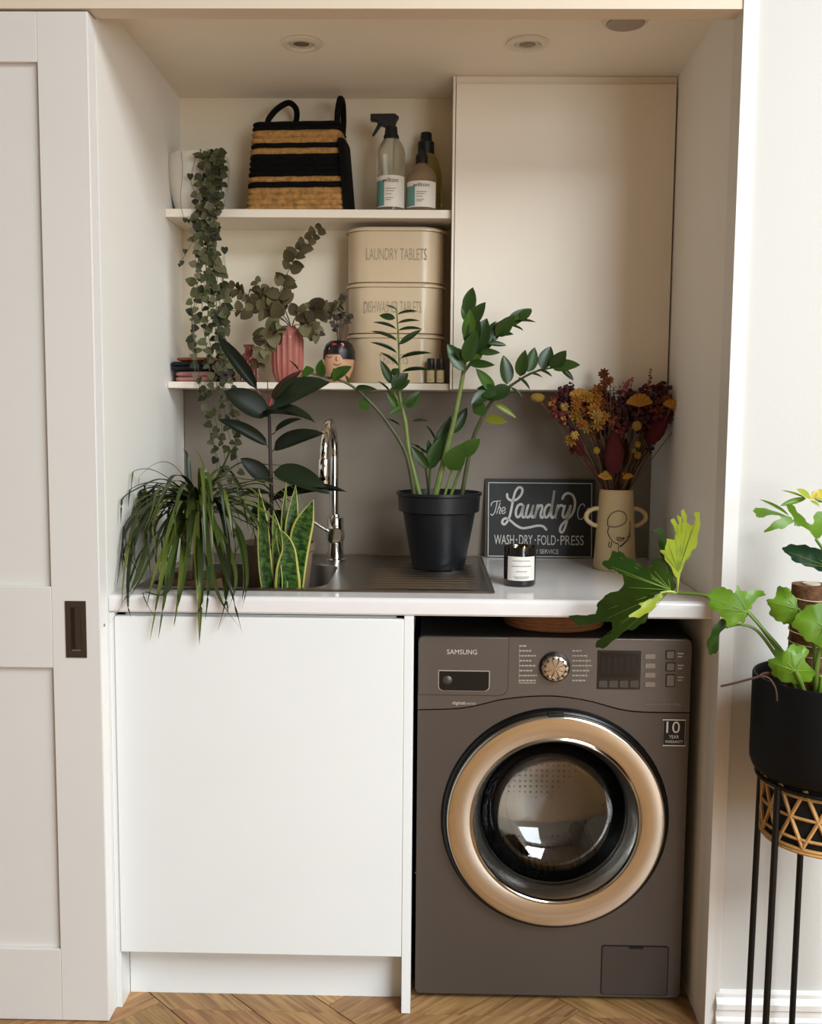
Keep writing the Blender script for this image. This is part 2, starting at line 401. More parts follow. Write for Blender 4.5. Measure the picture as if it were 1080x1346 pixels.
c = at(822, 24, Z=H); t = thing('smoke_alarm', 'flat round white disc on the ceiling at the right front corner', 'alarm', (c.x, c.y, H - .012))
MB().lathe([(.050, .012), (.050, .008), (.046, .003), (.040, .002)], (c.x, c.y, H - .012), 36, cap1=False).build('base', mat('spot_white', '#e0d8ca', .4), t)
MB().lathe([(.040, .004), (.038, -.001), (.030, -.004), (.001, -.005)], (c.x, c.y, H - .012), 36).build('cover', mat('alarm_cover', '#a79d90', .5), t)

# ================================================================== FITTED FURNITURE
YS = .50
def shelf(z1, th, label):
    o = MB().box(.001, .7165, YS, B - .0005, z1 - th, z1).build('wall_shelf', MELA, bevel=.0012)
    return tag(o, label, 'shelf', 'open shelves in the alcove')
SH1, SH2 = 1.8005, 1.371
shelf(SH1, .0205, 'upper white melamine shelf holding the striped basket')
shelf(SH2, .0165, 'lower white melamine shelf holding the cream tins')
YC = .482
cab = thing('wall_cupboard', 'handleless cream wall cupboard to the right of the shelves', 'cupboard', (.99, YC, 1.355))
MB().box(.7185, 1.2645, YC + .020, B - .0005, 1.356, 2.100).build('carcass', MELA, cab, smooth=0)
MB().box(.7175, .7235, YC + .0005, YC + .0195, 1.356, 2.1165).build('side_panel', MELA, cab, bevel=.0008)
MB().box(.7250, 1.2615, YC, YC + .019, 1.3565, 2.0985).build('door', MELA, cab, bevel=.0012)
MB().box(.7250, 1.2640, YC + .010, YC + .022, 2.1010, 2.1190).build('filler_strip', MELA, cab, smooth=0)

base = thing('base_cabinet', 'white handleless base cabinet under the sink', 'cabinet', (.325, .03, 0))
MB().box(.0125, .6193, .0, .019, .129, .8665).build('door', MELAC, base, bevel=.0012)
ca = MB(); ca.box(.013, .030, .021, .63, .125, .869); ca.box(.603, .6195, .021, .63, .125, .869); ca.box(.013, .6195, .62, .63, .125, .869); ca.box(.013, .6195, .021, .63, .125, .142)
ca.box(.013, .6195, .021, .06, .845, .869)
ca.build('carcass', MELAC, base, smooth=0)
MB().box(.013, .6195, .063, .079, .0, .1245).build('plinth', MELAC, base, smooth=0)
MB().box(.6198, .6395, .0, .63, .0005, .8735).build('end_panel', MELAC, base, bevel=.001)
MB().box(.0006, .0115, .0045, .60, .0, .8735).build('filler_panel', MELAC, base, smooth=0)

# worktop with a cut-out, rolled front edge
SX0, SX1, SY0, SY1 = .030, .8115, .072, .625     # sink deck
bx0, bx1, by0, by1 = .052, .445, .098, .452      # bowl
wt = MB(); X1 = 1.2565
wt.box(bx1 + .012, X1, .010, B - .001, ZB, ZT); wt.box(.0008, bx0 - .012, .010, B - .001, ZB, ZT)
wt.box(bx0 - .012, bx1 + .012, .010, by0 - .010, ZB, ZT); wt.box(bx0 - .012, bx1 + .012, by1 + .012, B - .001, ZB, ZT)
pr = [(.010, ZB), (.010, ZT)] + [(.010 - .010 * math.sin(R(a)), ZT - .010 + .010 * math.cos(R(a))) for a in range(15, 91, 15)] + [(0, ZB + .004), (.003, ZB)]
wt.prism(pr, lambda y, z: Vector((.0008, y, z)), lambda y, z: Vector((X1, y, z)))
tag(wt.build('worktop', COUNTER, smooth=30), 'glossy white laminate worktop running the width of the alcove', 'worktop')

# ------------------------------------------------------------------ sink and tap
sink = thing('sink', 'stainless steel inset sink with ribbed drainer', 'sink', (.42, .35, ZT + .0004))
ZS = ZT + .0030
outer = rrect(SX0, SX1, SY0, SY1, .012, 4); inner = rrect(bx0, bx1, by0, by1, .065, 8)
dk = holed(outer, inner, lambda x, y: Vector((x, y, ZS)))
dk.loops([[Vector((x, y, ZS)) for x, y in outer], [Vector((x + (.0022 if x > .4 else -.0022), y + (.0022 if y > .35 else -.0022), ZT + .0004)) for x, y in outer]], False, False)
dk.build('deck', STEEL, sink, smooth=30, fix=False)
bl = []
for dz, ins, rr in ((0, 0, .065), (.004, .003, .062), (.12, .010, .058), (.148, .022, .05), (.155, .045, .04)):
    bl.append([Vector((x, y, ZS - dz)) for x, y in rrect(bx0 + ins, bx1 - ins, by0 + ins, by1 - ins, rr, 8)])
MB().loops(bl, False, True).build('bowl', STEEL, sink, smooth=50, fix=False)
rb = MB()
for k in range(11):
    y = .115 + k * .034; x0 = .520 if k < 9 else .60
    L = []
    for xx, hh in ((x0, .0003), (x0 + .03, .0042), (SX1 - .06, .0042), (SX1 - .03, .0003)):
        L.append([Vector((xx, y - .006, ZS - .0003)), Vector((xx, y - .002, ZS + hh)), Vector((xx, y + .002, ZS + hh)), Vector((xx, y + .006, ZS - .0003))])
    rb = MB().loops(L); rb.build('drainer_rib', STEEL, sink, smooth=50)
rim = MB(); rim.loops([[Vector((x, y, z)) for x, y in rrect(SX0 + i, SX1 - i, SY0 + i, SY1 - i, .012, 4)] for i, z in ((.0, ZS - .0005), (.002, ZS + .0012), (.006, ZS + .0012), (.009, ZS + .0001))], False, False)
rim.build('raised_rim', STEEL, sink, smooth=60)

tx, ty = .4265, .520
tap = thing('mixer_tap', 'chrome swan-neck mixer tap with side lever behind the sink', 'tap', (tx, ty, ZS))
MB().lathe([(.027, 0), (.027, .004), (.0205, .006), (.0205, .052), (.024, .056), (.024, .078), (.021, .082), (.021, .112), (.013, .115), (.0115, .12)], (tx, ty, ZS), 28).build('body', CHROME, tap)
zt_ = at(437, 556, Y=.45).z
arc = [(tx - .003, ty, ZS + .11), (tx - .003, ty, zt_ - .085)]
for a in range(0, 181, 15):
    arc.append((tx - .003 - .008 * (1 - math.cos(R(a))) / 2, ty - .085 + .085 * math.cos(R(a)), zt_ - .085 + .085 * math.sin(R(a))))
MB().tube(arc, .0115, 16).build('spout', CHROME, tap)
e = Vector(arc[-1]); MB().lathe([(.0115, .002), (.0145, -.002), (.0155, -.062), (.0135, -.066), (.0125, -.060)], e, 20).build('nozzle', CHROME, tap)
MB().lathe([(.019, -.018), (.021, -.012), (.021, .020), (.019, .024)], (tx, ty - .022, ZS + .068), 20, 'Y').build('cartridge', CHROME, tap)
l0 = Vector((tx - .014, ty - .02, ZS + .078)); MB().tube([l0, l0 + Vector((-.03, -.012, .020)), l0 + Vector((-.062, -.025, .046))], [.006, .0042, .0045], 10).build('lever', CHROME, tap)

# ================================================================== WASHING MACHINE
YM = .057
MX0, MX1, MZ0, MZ1 = .6490, 1.2330, .014, .8195
MGREY = mat('machine_grey', '#5b534d', .36, .5, var=.03, scale=6)
MGREY2 = mat('machine_fascia', '#67605a', .32, .55, var=.02, scale=6)
mach = thing('washing_machine', 'graphite front-loading washing machine with chrome porthole door', 'washing machine', ((MX0 + MX1) / 2, YM + .27, 0))
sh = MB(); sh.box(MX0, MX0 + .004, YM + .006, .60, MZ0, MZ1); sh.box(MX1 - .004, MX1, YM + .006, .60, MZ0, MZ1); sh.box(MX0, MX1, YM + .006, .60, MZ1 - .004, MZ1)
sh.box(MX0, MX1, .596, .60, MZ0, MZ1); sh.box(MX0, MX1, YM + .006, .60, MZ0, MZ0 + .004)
sh.build('casing', mat('casing_shadow', '#1b1918', .6, .1), mach, smooth=0)  # near-black: the shadow above the machine is put into the casing colour
for x in (MX0 + .05, MX1 - .05):
    for y in (YM + .06, .55): MB().lathe([(.02, 0), (.02, .006), (.012, .008), (.012, .016)], (x, y, .0003), 16).build('foot', BLACKP, mach)
dc = at(728.5, 1076, Y=YM); DCX, DCZ = dc.x + .0005, dc.z
def mpx(px, py): v = at(px, py, Y=YM); return (v.x, v.z)
def mw_(dy): return lambda x, z: Vector((x, YM + dy, z))
# lower edge of the control fascia, swelling over the door
edge = [(MX0, mpx(548, 933)[1]), (.73, mpx(620, 932)[1]), (.775, mpx(650, 928)[1]), (.83, mpx(685, 920)[1]), (.90, mpx(715, 915.5)[1]), (.96, mpx(740, 916)[1]), (1.02, mpx(775, 922)[1]), (1.08, mpx(815, 932)[1]), (1.13, mpx(840, 936)[1]), (MX1, mpx(900, 937)[1])]
ecurve = [(v.x, v.y) for v in catmull([(a, b, 0) for a, b in edge], 5)]
circ = [(DCX + .2475 * math.cos(2 * math.pi * i / 64), DCZ + .2475 * math.sin(2 * math.pi * i / 64)) for i in range(64)]
cr_ = .010
lowout = [(x, z - .0012) for x, z in ecurve] + [(MX1, MZ0 + cr_), (MX1 - .003, MZ0 + .003), (MX1 - cr_, MZ0), (MX0 + cr_, MZ0), (MX0 + .003, MZ0 + .003), (MX0, MZ0 + cr_)]
fp = holed(lowout, circ, mw_(0))
n_ = len(lowout); fp.loops([[Vector((x, YM, z)) for x, z in lowout], [Vector((x + (.0015 if x > .9 else -.0015) * 0, YM + .008, z)) for x, z in lowout]], False, False)
# pressed dish round the door opening
fp.loops([[Vector((DCX + r * math.cos(2 * math.pi * i / 64), YM + d, DCZ + r * math.sin(2 * math.pi * i / 64))) for i in range(64)] for r, d in ((.2475, 0), (.2445, .004), (.241, .014), (.2405, .03))], False, False)
front = fp.build('front_panel', MGREY, mach, smooth=35)
fout = [(x, z + .0012) for x, z in ecurve] + [(MX1, MZ1 - .012), (MX1 - .0035, MZ1 - .0035), (MX1 - .012, MZ1), (MX0 + .012, MZ1), (MX0 + .0035, MZ1 - .0035), (MX0, MZ1 - .012)]
fa = MB().prism(fout, mw_(-.002), mw_(.010)); fascia = fa.build('control_fascia', MGREY2, mach, smooth=30, bevel=.0015)
# black seal ring, chrome porthole ring, glass bowl, drum
wd = thing  # (kept short below)
pd = MB().lathe([(.2465, .004), (.2462, -.004), (.2415, -.010), (.2375, -.012), (.2375, .02)], (DCX, YM, DCZ), 96, 'Y', False, False).build('door_seal', mat('seal_black', '#060606', .3), mach)
ringp = [(.2372, .0), (.2368, -.012), (.2352, -.0195), (.2325, -.0225), (.2290, -.0232), (.1905, -.0190), (.1860, -.0180), (.1835, -.0195), (.1810, -.0205), (.1790, -.0190), (.1785, -.010), (.1775, .006)]
ring = MB().lathe(ringp, (DCX, YM, DCZ), 128, 'Y', False, False).build('door_ring', mat('door_chrome', '#d2cdc2', .11, 1., bump=.015, bscale=30), mach, label='chrome porthole ring')
MB().lathe([(.1778, -.010), (.1745, -.004), (.1640, .020), (.1600, .034)], (DCX, YM, DCZ), 96, 'Y', False, False).build('inner_cone', mat('door_inner', '#cbc6bf', .22, 1.), ring)
def thin_glass():
    m = bpy.data.materials.new('porthole_glass'); m.use_nodes = True; N = m.node_tree.nodes; K = m.node_tree.links; N.remove(N['Principled BSDF'])
    f = N.new('ShaderNodeFresnel'); f.inputs[0].default_value = 1.7; t_ = N.new('ShaderNodeBsdfTransparent'); t_.inputs[0].default_value = (.86, .85, .83, 1)
    g = N.new('ShaderNodeBsdfGlossy'); g.inputs['Roughness'].default_value = .03; g.inputs[0].default_value = (1, 1, 1, 1); x = N.new('ShaderNodeMixShader')
    K.new(f.outputs[0], x.inputs[0]); K.new(t_.outputs[0], x.inputs[1]); K.new(g.outputs[0], x.inputs[2]); K.new(x.outputs[0], N['Material Output'].inputs['Surface']); return m
GLASS = thin_glass()
gp = [(.1625, .022), (.1585, .045), (.148, .072), (.128, .094), (.095, .110), (.050, .119), (.0005, .122)]
gp2 = [(.0005, .1265), (.051, .1235), (.097, .1145), (.131, .098), (.152, .075), (.1625, .047), (.1665, .022)]
MB().lathe(gp + gp2, (DCX, YM, DCZ), 72, 'Y', False, False).build('door_glass', GLASS, mach, smooth=60)
MB().lathe([(.2400, .03), (.2400, .10), (.2000, .115), (.1900, .135), (.2000, .15)], (DCX, YM, DCZ), 64, 'Y', False, False).build('gasket', mat('gasket_rubber', '#6a6864', .6), mach)
def drummat():
    m = mat('drum_steel', '#c4bdb2', .38, 1.); nt = m.node_tree; N = nt.nodes; K = nt.links; p = N['Principled BSDF']
    tc = N.new('ShaderNodeTexCoord'); vo = N.new('ShaderNodeTexVoronoi'); vo.inputs['Scale'].default_value = 70; vo.inputs['Randomness'].default_value = .1
    K.new(tc.outputs['Object'], vo.inputs['Vector']); rp = N.new('ShaderNodeValToRGB'); rp.color_ramp.elements[0].position = .22; rp.color_ramp.elements[1].position = .28
    rp.color_ramp.elements[0].color = (.02, .02, .02, 1); rp.color_ramp.elements[1].color = lin('#c4bdb2'); K.new(vo.outputs['Distance'], rp.inputs[0]); K.new(rp.outputs[0], p.inputs['Base Color']); return m
MB().lathe([(.205, .15), (.235, .155), (.235, .40), (.22, .42), (.0005, .43)], (DCX, YM, DCZ), 64, 'Y', False, False).build('drum', drummat(), mach, smooth=60)
for a in (60, 180, 300):
    cxx, czz = DCX + .215 * math.cos(R(a)), DCZ + .215 * math.sin(R(a))
    MB().tube([(cxx, YM + .17, czz), (cxx, YM + .28, czz), (cxx, YM + .39, czz)], [.016, .022, .018], 10).build('drum_lifter', mat('lifter', '#8e8a84', .4, .6), mach)
MB().box(DCX - .022, DCX + .012, YM - .0235, YM - .012, DCZ + .2335, DCZ + .2405).build('door_catch', BLACKP, ring, bevel=.001)
# detergent drawer front with recessed grip
dx1, dz0 = mpx(667, 905)[0], mpx(600, 913)[1]
drw = MB().prism([(MX0 + .0012, dz0), (dx1 - .018, dz0), (dx1 - .009, dz0 + .003), (dx1 - .003, dz0 + .009), (dx1, dz0 + .018), (dx1, MZ1 - .001), (MX0 + .012, MZ1 - .001), (MX0 + .0045, MZ1 - .0045), (MX0 + .0012, MZ1 - .012)], mw_(-.0042), mw_(-.0025)).build('detergent_drawer', MGREY2, mach, smooth=30, bevel=.0012)
MB().prism([(MX0 + .0006, dz0 - .0008), (dx1 - .018, dz0 - .0008), (dx1 - .008, dz0 + .0022), (dx1 - .002, dz0 + .0085), (dx1 + .0009, dz0 + .018), (dx1 + .0009, MZ1 - .001), (MX0 + .012, MZ1 - .001), (MX0 + .0006, MZ1 - .013)], mw_(-.00235), mw_(-.0015)).build('drawer_gap', DARKGAP, mach, smooth=0)
ga, gb = mpx(575.5, 907), mpx(643.5, 881)
gr = [(ga[0], gb[1]), (gb[0], gb[1]), (gb[0], ga[1] + .008), (gb[0] - .003, ga[1] + .003), (gb[0] - .009, ga[1]), (ga[0] + .009, ga[1]), (ga[0] + .003, ga[1] + .003), (ga[0], ga[1] + .008)]
MB().prism(gr, mw_(-.0052), mw_(-.004)).build('grip_frame', mat('grip_chrome', '#a8a29a', .4, .2), drw, smooth=30)
def inset(P, d):
    cx = sum(p[0] for p in P) / len(P); cz = sum(p[1] for p in P) / len(P)
    hx = max(abs(p[0] - cx) for p in P); hz = max(abs(p[1] - cz) for p in P)
    return [(cx + (p[0] - cx) * (1 - d / hx), cz + (p[1] - cz) * (1 - d / hz)) for p in P]
MB().prism(inset(gr, .0018), mw_(-.0056), mw_(-.005)).build('grip_recess', mat('grip_dark', '#201e1d', .25, .4), drw, smooth=0)
MB().lathe([(.0005, 0), (.010, .0008), (.013, .0035)], (ga[0] + .020, YM - .0066, (ga[1] + gb[1]) / 2 + .001), 20, 'Y', sy=.9).build('grip_scoop', mat('scoop', '#55504b', .35, .6), drw)
def flat_on_machine(body, px, py, wpx, hpx, m, parent, name='lettering', dy=-.0035):
    s = ppm(YM); v = at(px, py, Y=YM + dy)
    return text_mb(body, wpx / s, hpx / s, lambda a, b: Vector((v.x + a, YM + dy, v.z + b))).build(name, m, parent, smooth=0, fix=False)
INK = mat('print_silver', '#cfc8be', .35, .3); INK2 = mat('print_grey', '#a79f95', .5); WHT = mat('print_white', '#ece8e0', .5)
flat_on_machine('SAMSUNG', 607, 857, 40, 6.5, INK, drw, dy=-.0047)
flat_on_machine('digital', 602, 924.5, 16, 6, INK, fascia, dy=-.0045)
flat_on_machine('inverter', 618, 924.5, 16, 4.5, INK2, fascia, dy=-.0045)
# programme dial with its list of programmes
kc = at(728.5, 876, Y=YM)
MB().lathe([(.0330, -.002), (.0330, -.0045), (.0305, -.0055)], (kc.x, YM, kc.z), 48, 'Y').build('dial_surround', mat('dial_dark', '#2a2623', .25, .6), mach)
knob = MB(); nk = 60; L = []
for r, d in ((.0285, -.005), (.0285, -.016), (.0255, -.020), (.0215, -.021), (.0205, -.0185), (.010, -.0190), (.0005, -.0192)):
    L.append([Vector((kc.x + (r + (.0012 if (i % 5 < 2 and r > .024) else 0)) * math.cos(2 * math.pi * i / nk), YM + d, kc.z + (r + (.0012 if (i % 5 < 2 and r > .024) else 0)) * math.sin(2 * math.pi * i / nk))) for i in range(nk)])
knob = knob.loops(L, False, True).build('programme_dial', mat('dial_metal', '#c2b8ab', .22, 1.), mach, smooth=35)
for a in range(12):
    an = R(a * 30 + 15); p0 = Vector((kc.x + .0225 * math.cos(an), YM - .0212, kc.z + .0225 * math.sin(an)))
    MB().blob(p0, .0028, 1, 0, (1, .35, 1)).build('dial_notch', mat('dial_dark', '#2a2623', .25, .6), knob)
for a in range(8):
    an = R(a * 45 + 22); MB().tube([(kc.x + r * math.cos(an), YM - .0191, kc.z + r * math.sin(an)) for r in (.002, .011, .0195)], [.0004, .0012, .0016], 5, flat=.5).build('dial_spoke', mat('spoke_metal', '#6b6259', .3, .9), knob)  # spokes in a darker metal than the dial
for k, (yy, wl, wr) in enumerate(zip((849, 855.5, 862, 868.5, 875, 881.5, 888, 894.5), (10, 16, 22, 18, 22, 18, 24, 22), (0, 12, 20, 24, 26, 22, 20, 18))):
    for x0, w in ((682, wl), (752, wr)):
        if not w: continue
        b = MB(); q = x0
        while q < x0 + w - 1:
            l = random.uniform(2.2, 4.5); a0 = at(q, yy + .9, Y=YM - .0024); a1 = at(min(q + l, x0 + w), yy - .9, Y=YM - .0024)
            b.box(a0.x, a1.x, YM - .0026, YM - .0021, a0.z, a1.z); q += l + 1.0
        b.build('programme_label', INK2, fascia, smooth=0)
for x0, y0, x1, y1 in ((681.5, 848, 682.2, 897), (681.5, 897, 704, 897.6), (770, 858, 770.6, 890)):
    a0 = at(x0, y1, Y=YM); a1 = at(x1, y0, Y=YM); MB().box(a0.x, max(a1.x, a0.x + .0006), YM - .0026, YM - .0021, a0.z, max(a1.z, a0.z + .0006)).build('programme_rule', INK2, fascia, smooth=0)
# display and buttons
def plate(name, x0, y0, x1, y1, m, parent, d0, d1, r=.0015):
    a = mpx(x0, y1); b = mpx(x1, y0)
    return MB().prism(rrect(a[0], b[0], a[1], b[1], r, 3), mw_(d0), mw_(d1)).build(name, m, parent, smooth=30)
dsp = plate('display', 784, 855, 842, 905, mat('display_frame', '#1a1817', .15), mach, -.0042, -.0015)
plate('screen', 787, 858, 839, 890, mat('screen_glass', '#07080a', .06), dsp, -.0048, -.004)
for i in range(3):
    for j in range(2):
        plate('segment', 790 + i * 16 + j * 7, 863, 795 + i * 16 + j * 7, 884, mat('segment_dim', '#0c0e11', .2), dsp, -.0050, -.0047, .0004)
for i in range(4): plate('button', 786 + i * 13.7, 894, 797.5 + i * 13.7, 902.5, mat('button_dark', '#4d4742', .3, .4), dsp, -.0060, -.004, .0012)
for i in range(4): plate('option_button', 847, 859.5 + i * 12.2, 860.5, 865.5 + i * 12.2, mat('button_grey', '#8b837a', .3, .6), mach, -.0042, -.0015, .001)
for i in range(3):
    q = plate('function_button', 874, 854.5 + i * 15.5, 887, 866.5 + i * 15.5 + (5 if i == 2 else 0), mat('button_edge', '#2f2b28', .35, .4), mach, -.0034, -.0015, .0022)
    plate('key_cap', 875.4, 856 + i * 15.5, 885.6, 865 + i * 15.5 + (5 if i == 2 else 0), mat('button_grey2', '#7a7169', .3, .6), q, -.0046, -.003, .0018)
    for k in range(2): plate('legend', 890, 858 + i * 15.5 + k * 4, 898 - k * 2, 859.6 + i * 15.5 + k * 4, INK2, fascia, -.0027, -.0021, .0002)
flat_on_machine('ecobubble 8kg', 872, 926, 46, 5, mat('print_faint', '#8d857c', .5), fascia, dy=-.0045)
stk = plate('warranty_sticker', 870, 945, 901, 981, mat('sticker_black', '#0c0c0c', .4), mach, -.0012, -.0004, .0008)
for k, (x0, y0, x1, y1) in enumerate(((870.6, 945.6, 900.4, 946.6), (870.6, 979.4, 900.4, 980.4), (870.6, 945.6, 871.6, 980.4), (899.4, 945.6, 900.4, 980.4))):
    plate('sticker_border', x0, y0, x1, y1, WHT, stk, -.0015, -.0011, .0001)
flat_on_machine('10', 884.5, 956, 18, 16, WHT, stk, dy=-.0018)
flat_on_machine('YEAR', 885.5, 968.5, 13, 4.6, WHT, stk, dy=-.0018)
flat_on_machine('WARRANTY', 885.5, 975, 24, 4, WHT, stk, dy=-.0018)
# filter flap bottom right
plate('flap_gap', 788.5, 1243.5, 879, 1307, DARKGAP, mach, -.0008, -.0002, .006)
flap = plate('filter_flap', 790, 1245, 877.5, 1306, mat('machine_flap', '#4f4741', .38, .5), mach, -.0014, -.0004, .005)
plate('flap_notch', 826, 1243.6, 845, 1246.6, DARKGAP, flap, -.0020, -.0010, .001)

# ------------------------------------------------------------------ rattan tray stored on top of the machine
tc_ = at(730, 822, Y=.16); tr = thing('rattan_tray', 'shallow brown woven rattan tray lying on top of the washing machine', 'tray', (tc_.x, .20, MZ1 + .0005))
RAT = mat('rattan_brown', '#8f5c34', .55, var=.25, scale=60, stretch=(1, 1, 8), bump=.4, bscale=120)
for k in range(4):
    rr = .108 + k * .0035; z = MZ1 + .006 + k * .0085
    MB().tube([(tc_.x + rr * math.cos(a), .20 + rr * .9 * math.sin(a), z) for a in [2 * math.pi * i / 40 for i in range(41)]], .0047, 6, cap=False).build('woven_coil', RAT, tr)
MB().lathe([(.107, 0), (.107, .004)], (tc_.x, .20, MZ1 + .001), 32, sy=.9).build('tray_base', RAT, tr)

# ================================================================== THINGS ON THE UPPER SHELF
CAMDIR = Vector((0, -1, .15))
def basket():
    Yb = .518; s = ppm(Yb); a = at(324, 273.5, Y=Yb); b = at(456, 273.5, Y=Yb); cx = (a.x + b.x) / 2; dep = .118
    t = thing('jute_basket', 'square jute basket with wide black stripes and black rope handles on the upper shelf', 'basket', (cx, Yb + dep / 2 + .006, SH1 + .0005), (0, 0, R(-4)), local=True)
    JUTE = mat('jute', '#a87d45', .85, var=.35, scale=90, bump=.8, bscale=160); BLK = mat('black_cotton', '#0a0908', .9, bump=.5, bscale=180, spec=.2)
    hb, ht = .129, .110
    bands = [('jute', 1040, 850, 4), ('black', 850, 803, 1), ('jute', 803, 760, 1), ('black', 760, 580, 4), ('jute', 580, 532, 1), ('black', 532, 492, 1), ('jute', 492, 390, 2), ('black', 390, 320, 2)]
    Ht = (1040 - 320) * .1574 / s
    def loop(z, out, ph, amp):
        f = z / Ht; hw = hb + (ht - hb) * f + out; hd = dep / 2 * (1 - .12 * f) + out; P = rrect(-hw, hw, -hd, hd, .018, 4)
        # even resampling
        pts = [Vector((x, y, 0)) for x, y in P] + [Vector((P[0][0], P[0][1], 0))]
        tot = sum((pts[i + 1] - pts[i]).length for i in range(len(pts) - 1)); n = 150; res = []; i = 0; acc = 0
        for k in range(n):
            d = tot * k / n
            while acc + (pts[i + 1] - pts[i]).length < d: acc += (pts[i + 1] - pts[i]).length; i += 1
            q = pts[i].lerp(pts[i + 1], (d - acc) / max(1e-9, (pts[i + 1] - pts[i]).length))
            r = q.normalized(); res.append(q + r * amp * math.sin(k * 2 * math.pi / 3.0 + ph) + Vector((0, 0, z + amp * .5 * math.sin(k * .4 + ph))))
        return res
    for kind, y0, y1, rows in bands:
        z0 = (1040 - y0) * .1574 / s; z1 = (1040 - y1) * .1574 / s; L = []
        for r in range(rows):
            for f, o in ((0.0, -.0015), (.25, .0022), (.5, .003), (.75, .0022), (1.0, -.0015)):
                L.append(loop(z0 + (z1 - z0) * (r + f) / rows, o, r * 2.1 + f * 5, .0011 if kind == 'jute' else .0005))
        MB().loops(L, kind == 'jute' and y0 == 1040, False).build('stripe', JUTE if kind == 'jute' else BLK, t, smooth=70, label='natural jute stripe' if kind == 'jute' else 'black stripe')
    sd = MB(); L = []
    for z, o in ((.002, 0), (Ht * .45, .001), (Ht * .80, 0)):
        x = hb + (ht - hb) * z / Ht
        L.append([Vector((x - .006, -dep / 2 - .0052, z)), Vector((x + .008, -dep / 2 + .004, z)), Vector((x + .011 + o * 3, 0, z)), Vector((x + .009, dep / 2 - .012, z)), Vector((x - .012, dep / 2 - .004, z))])
    sd.loops(L).build('side_panel', BLK, t, smooth=40, label='black side panel')
    def hp(x, y, yy): return Vector(((x - 505) * .1574 / s, yy, (1040 - y) * .1574 / s))
    MB().tube(catmull([hp(262, 345, -.045), hp(275, 285, -.040), hp(330, 190, -.02), hp(405, 120, .005), hp(450, 140, .03), hp(447, 210, .045), hp(415, 290, .047), hp(405, 340, .046)], 5), .0075, 10).build('handle', BLK, t)
    MB().tube(catmull([hp(842, 345, -.045), hp(843, 240, -.040), hp(850, 130, -.022), hp(853, 108, .0), hp(855, 130, .02), hp(850, 240, .04), hp(842, 340, .045)], 5), .0078, 10).build('handle', BLK, t)
basket()

def surf(cx, cy, rf, lift=.0006):   # map (dx,z) onto the front of a round body
    def f(u, z):
        r = rf(z) + lift; u = max(-r * .999, min(r * .999, u)); return Vector((cx + u, cy - math.sqrt(r * r - u * u), z))
    return f
def patch(fn, u0, u1, v0, v1, nu=14, nv=3):
    V = [fn(u0 + (u1 - u0) * i / nu, v0 + (v1 - v0) * j / nv) for j in range(nv + 1) for i in range(nu + 1)]
    Fc = [(j * (nu + 1) + i, j * (nu + 1) + i + 1, (j + 1) * (nu + 1) + i + 1, (j + 1) * (nu + 1) + i) for j in range(nv) for i in range(nu)]
    return MB().add(V, Fc)
LABEL = mat('label_paper', '#ddd5c8', .55); TEAL = mat('label_teal', '#5f8a84', .55); INKD = mat('print_black', '#1c1a18', .6)
def bottle_label(t, cx, cy, r, z0, z1, hw):
    f0 = surf(cx, cy, lambda z: r, .0006); f1 = surf(cx, cy, lambda z: r, .0010); f2 = surf(cx, cy, lambda z: r, .0014)
    lb = patch(f0, -hw, hw, z0, z1).build('label', LABEL, t, fix=False)
    patch(f1, -hw, -hw * .45, z0 + .003, z1 - .012, 5).build('colour_patch', TEAL, lb, fix=False)
    h = z1 - z0
    text_mb('wilton', hw * 1.15, h * .15, lambda u, v: f2(u - hw * .02, z1 - h * .15 + v)).build('lettering', INKD, lb, smooth=0, fix=False)
    for k, (w, y) in enumerate(((.75, .42), (.62, .50), (.45, .60), (.55, .72), (.40, .78))):
        patch(f2, -hw * .35, -hw * .35 + hw * w, z1 - h * y - .0008, z1 - h * y + .0008, 5, 1).build('small_print', mat('print_soft', '#8a7f74', .6), lb, fix=False)
PET = mat('clear_bottle', '#e6e2d2', .05, trans=.92, ior=1.34); PETY = mat('yellow_bottle', '#d9cb84', .05, trans=.9, ior=1.34); PETA = mat('peach_bottle', '#e6cdb2', .06, trans=.85, ior=1.34)
# spray bottle
Ys = .545; s = ppm(Ys); c = at(513.5, 272, Y=Ys); zz = lambda y, Y=Ys: at(513, y, Y=Y).z - at(513, 273, Y=Y).z
t = thing('spray_bottle', 'tall clear spray bottle with black trigger head on the upper shelf', 'bottle', (c.x, Ys, SH1 + .0005))
b0 = (c.x, Ys, SH1 + .0005); r_ = 18.0 / s
MB().lathe([(r_ - .004, 0), (r_ - .0005, .003), (r_, .008), (r_, zz(196)), (r_ * .93, zz(189)), (r_ * .72, zz(181)), (r_ * .5, zz(176)), (r_ * .48, zz(173))], b0, 32).build('body', PET, t)
MB().lathe([(r_ * .55, zz(176.5)), (r_ * .55, zz(172)), (r_ * .45, zz(169)), (r_ * .42, zz(160))], b0, 24).build('collar', BLACKP, t)
def spx(x, y): v = at(x, y, Y=Ys); return (v.x, v.z - at(513, 273, Y=Ys).z + SH1)
hd = [spx(*q) for q in ((487, 143.2), (519, 142.8), (524.5, 147), (521.5, 152), (519.5, 158), (522, 170), (505.5, 172), (506.5, 160), (503, 158.5), (496, 157), (496, 152.5), (487, 152))]
MB().prism(hd, lambda x, z: Vector((x, Ys - .010, z)), lambda x, z: Vector((x, Ys + .010, z))).build('trigger_head', BLACKP, t, smooth=30, bevel=.002)
tg = [spx(*q) for q in ((496.5, 156), (501, 158), (497, 164), (491.5, 171.5), (488.8, 171), (492, 165))]
MB().prism(tg, lambda x, z: Vector((x, Ys - .005, z)), lambda x, z: Vector((x, Ys + .005, z))).build('trigger', BLACKP, t, smooth=30, bevel=.001)
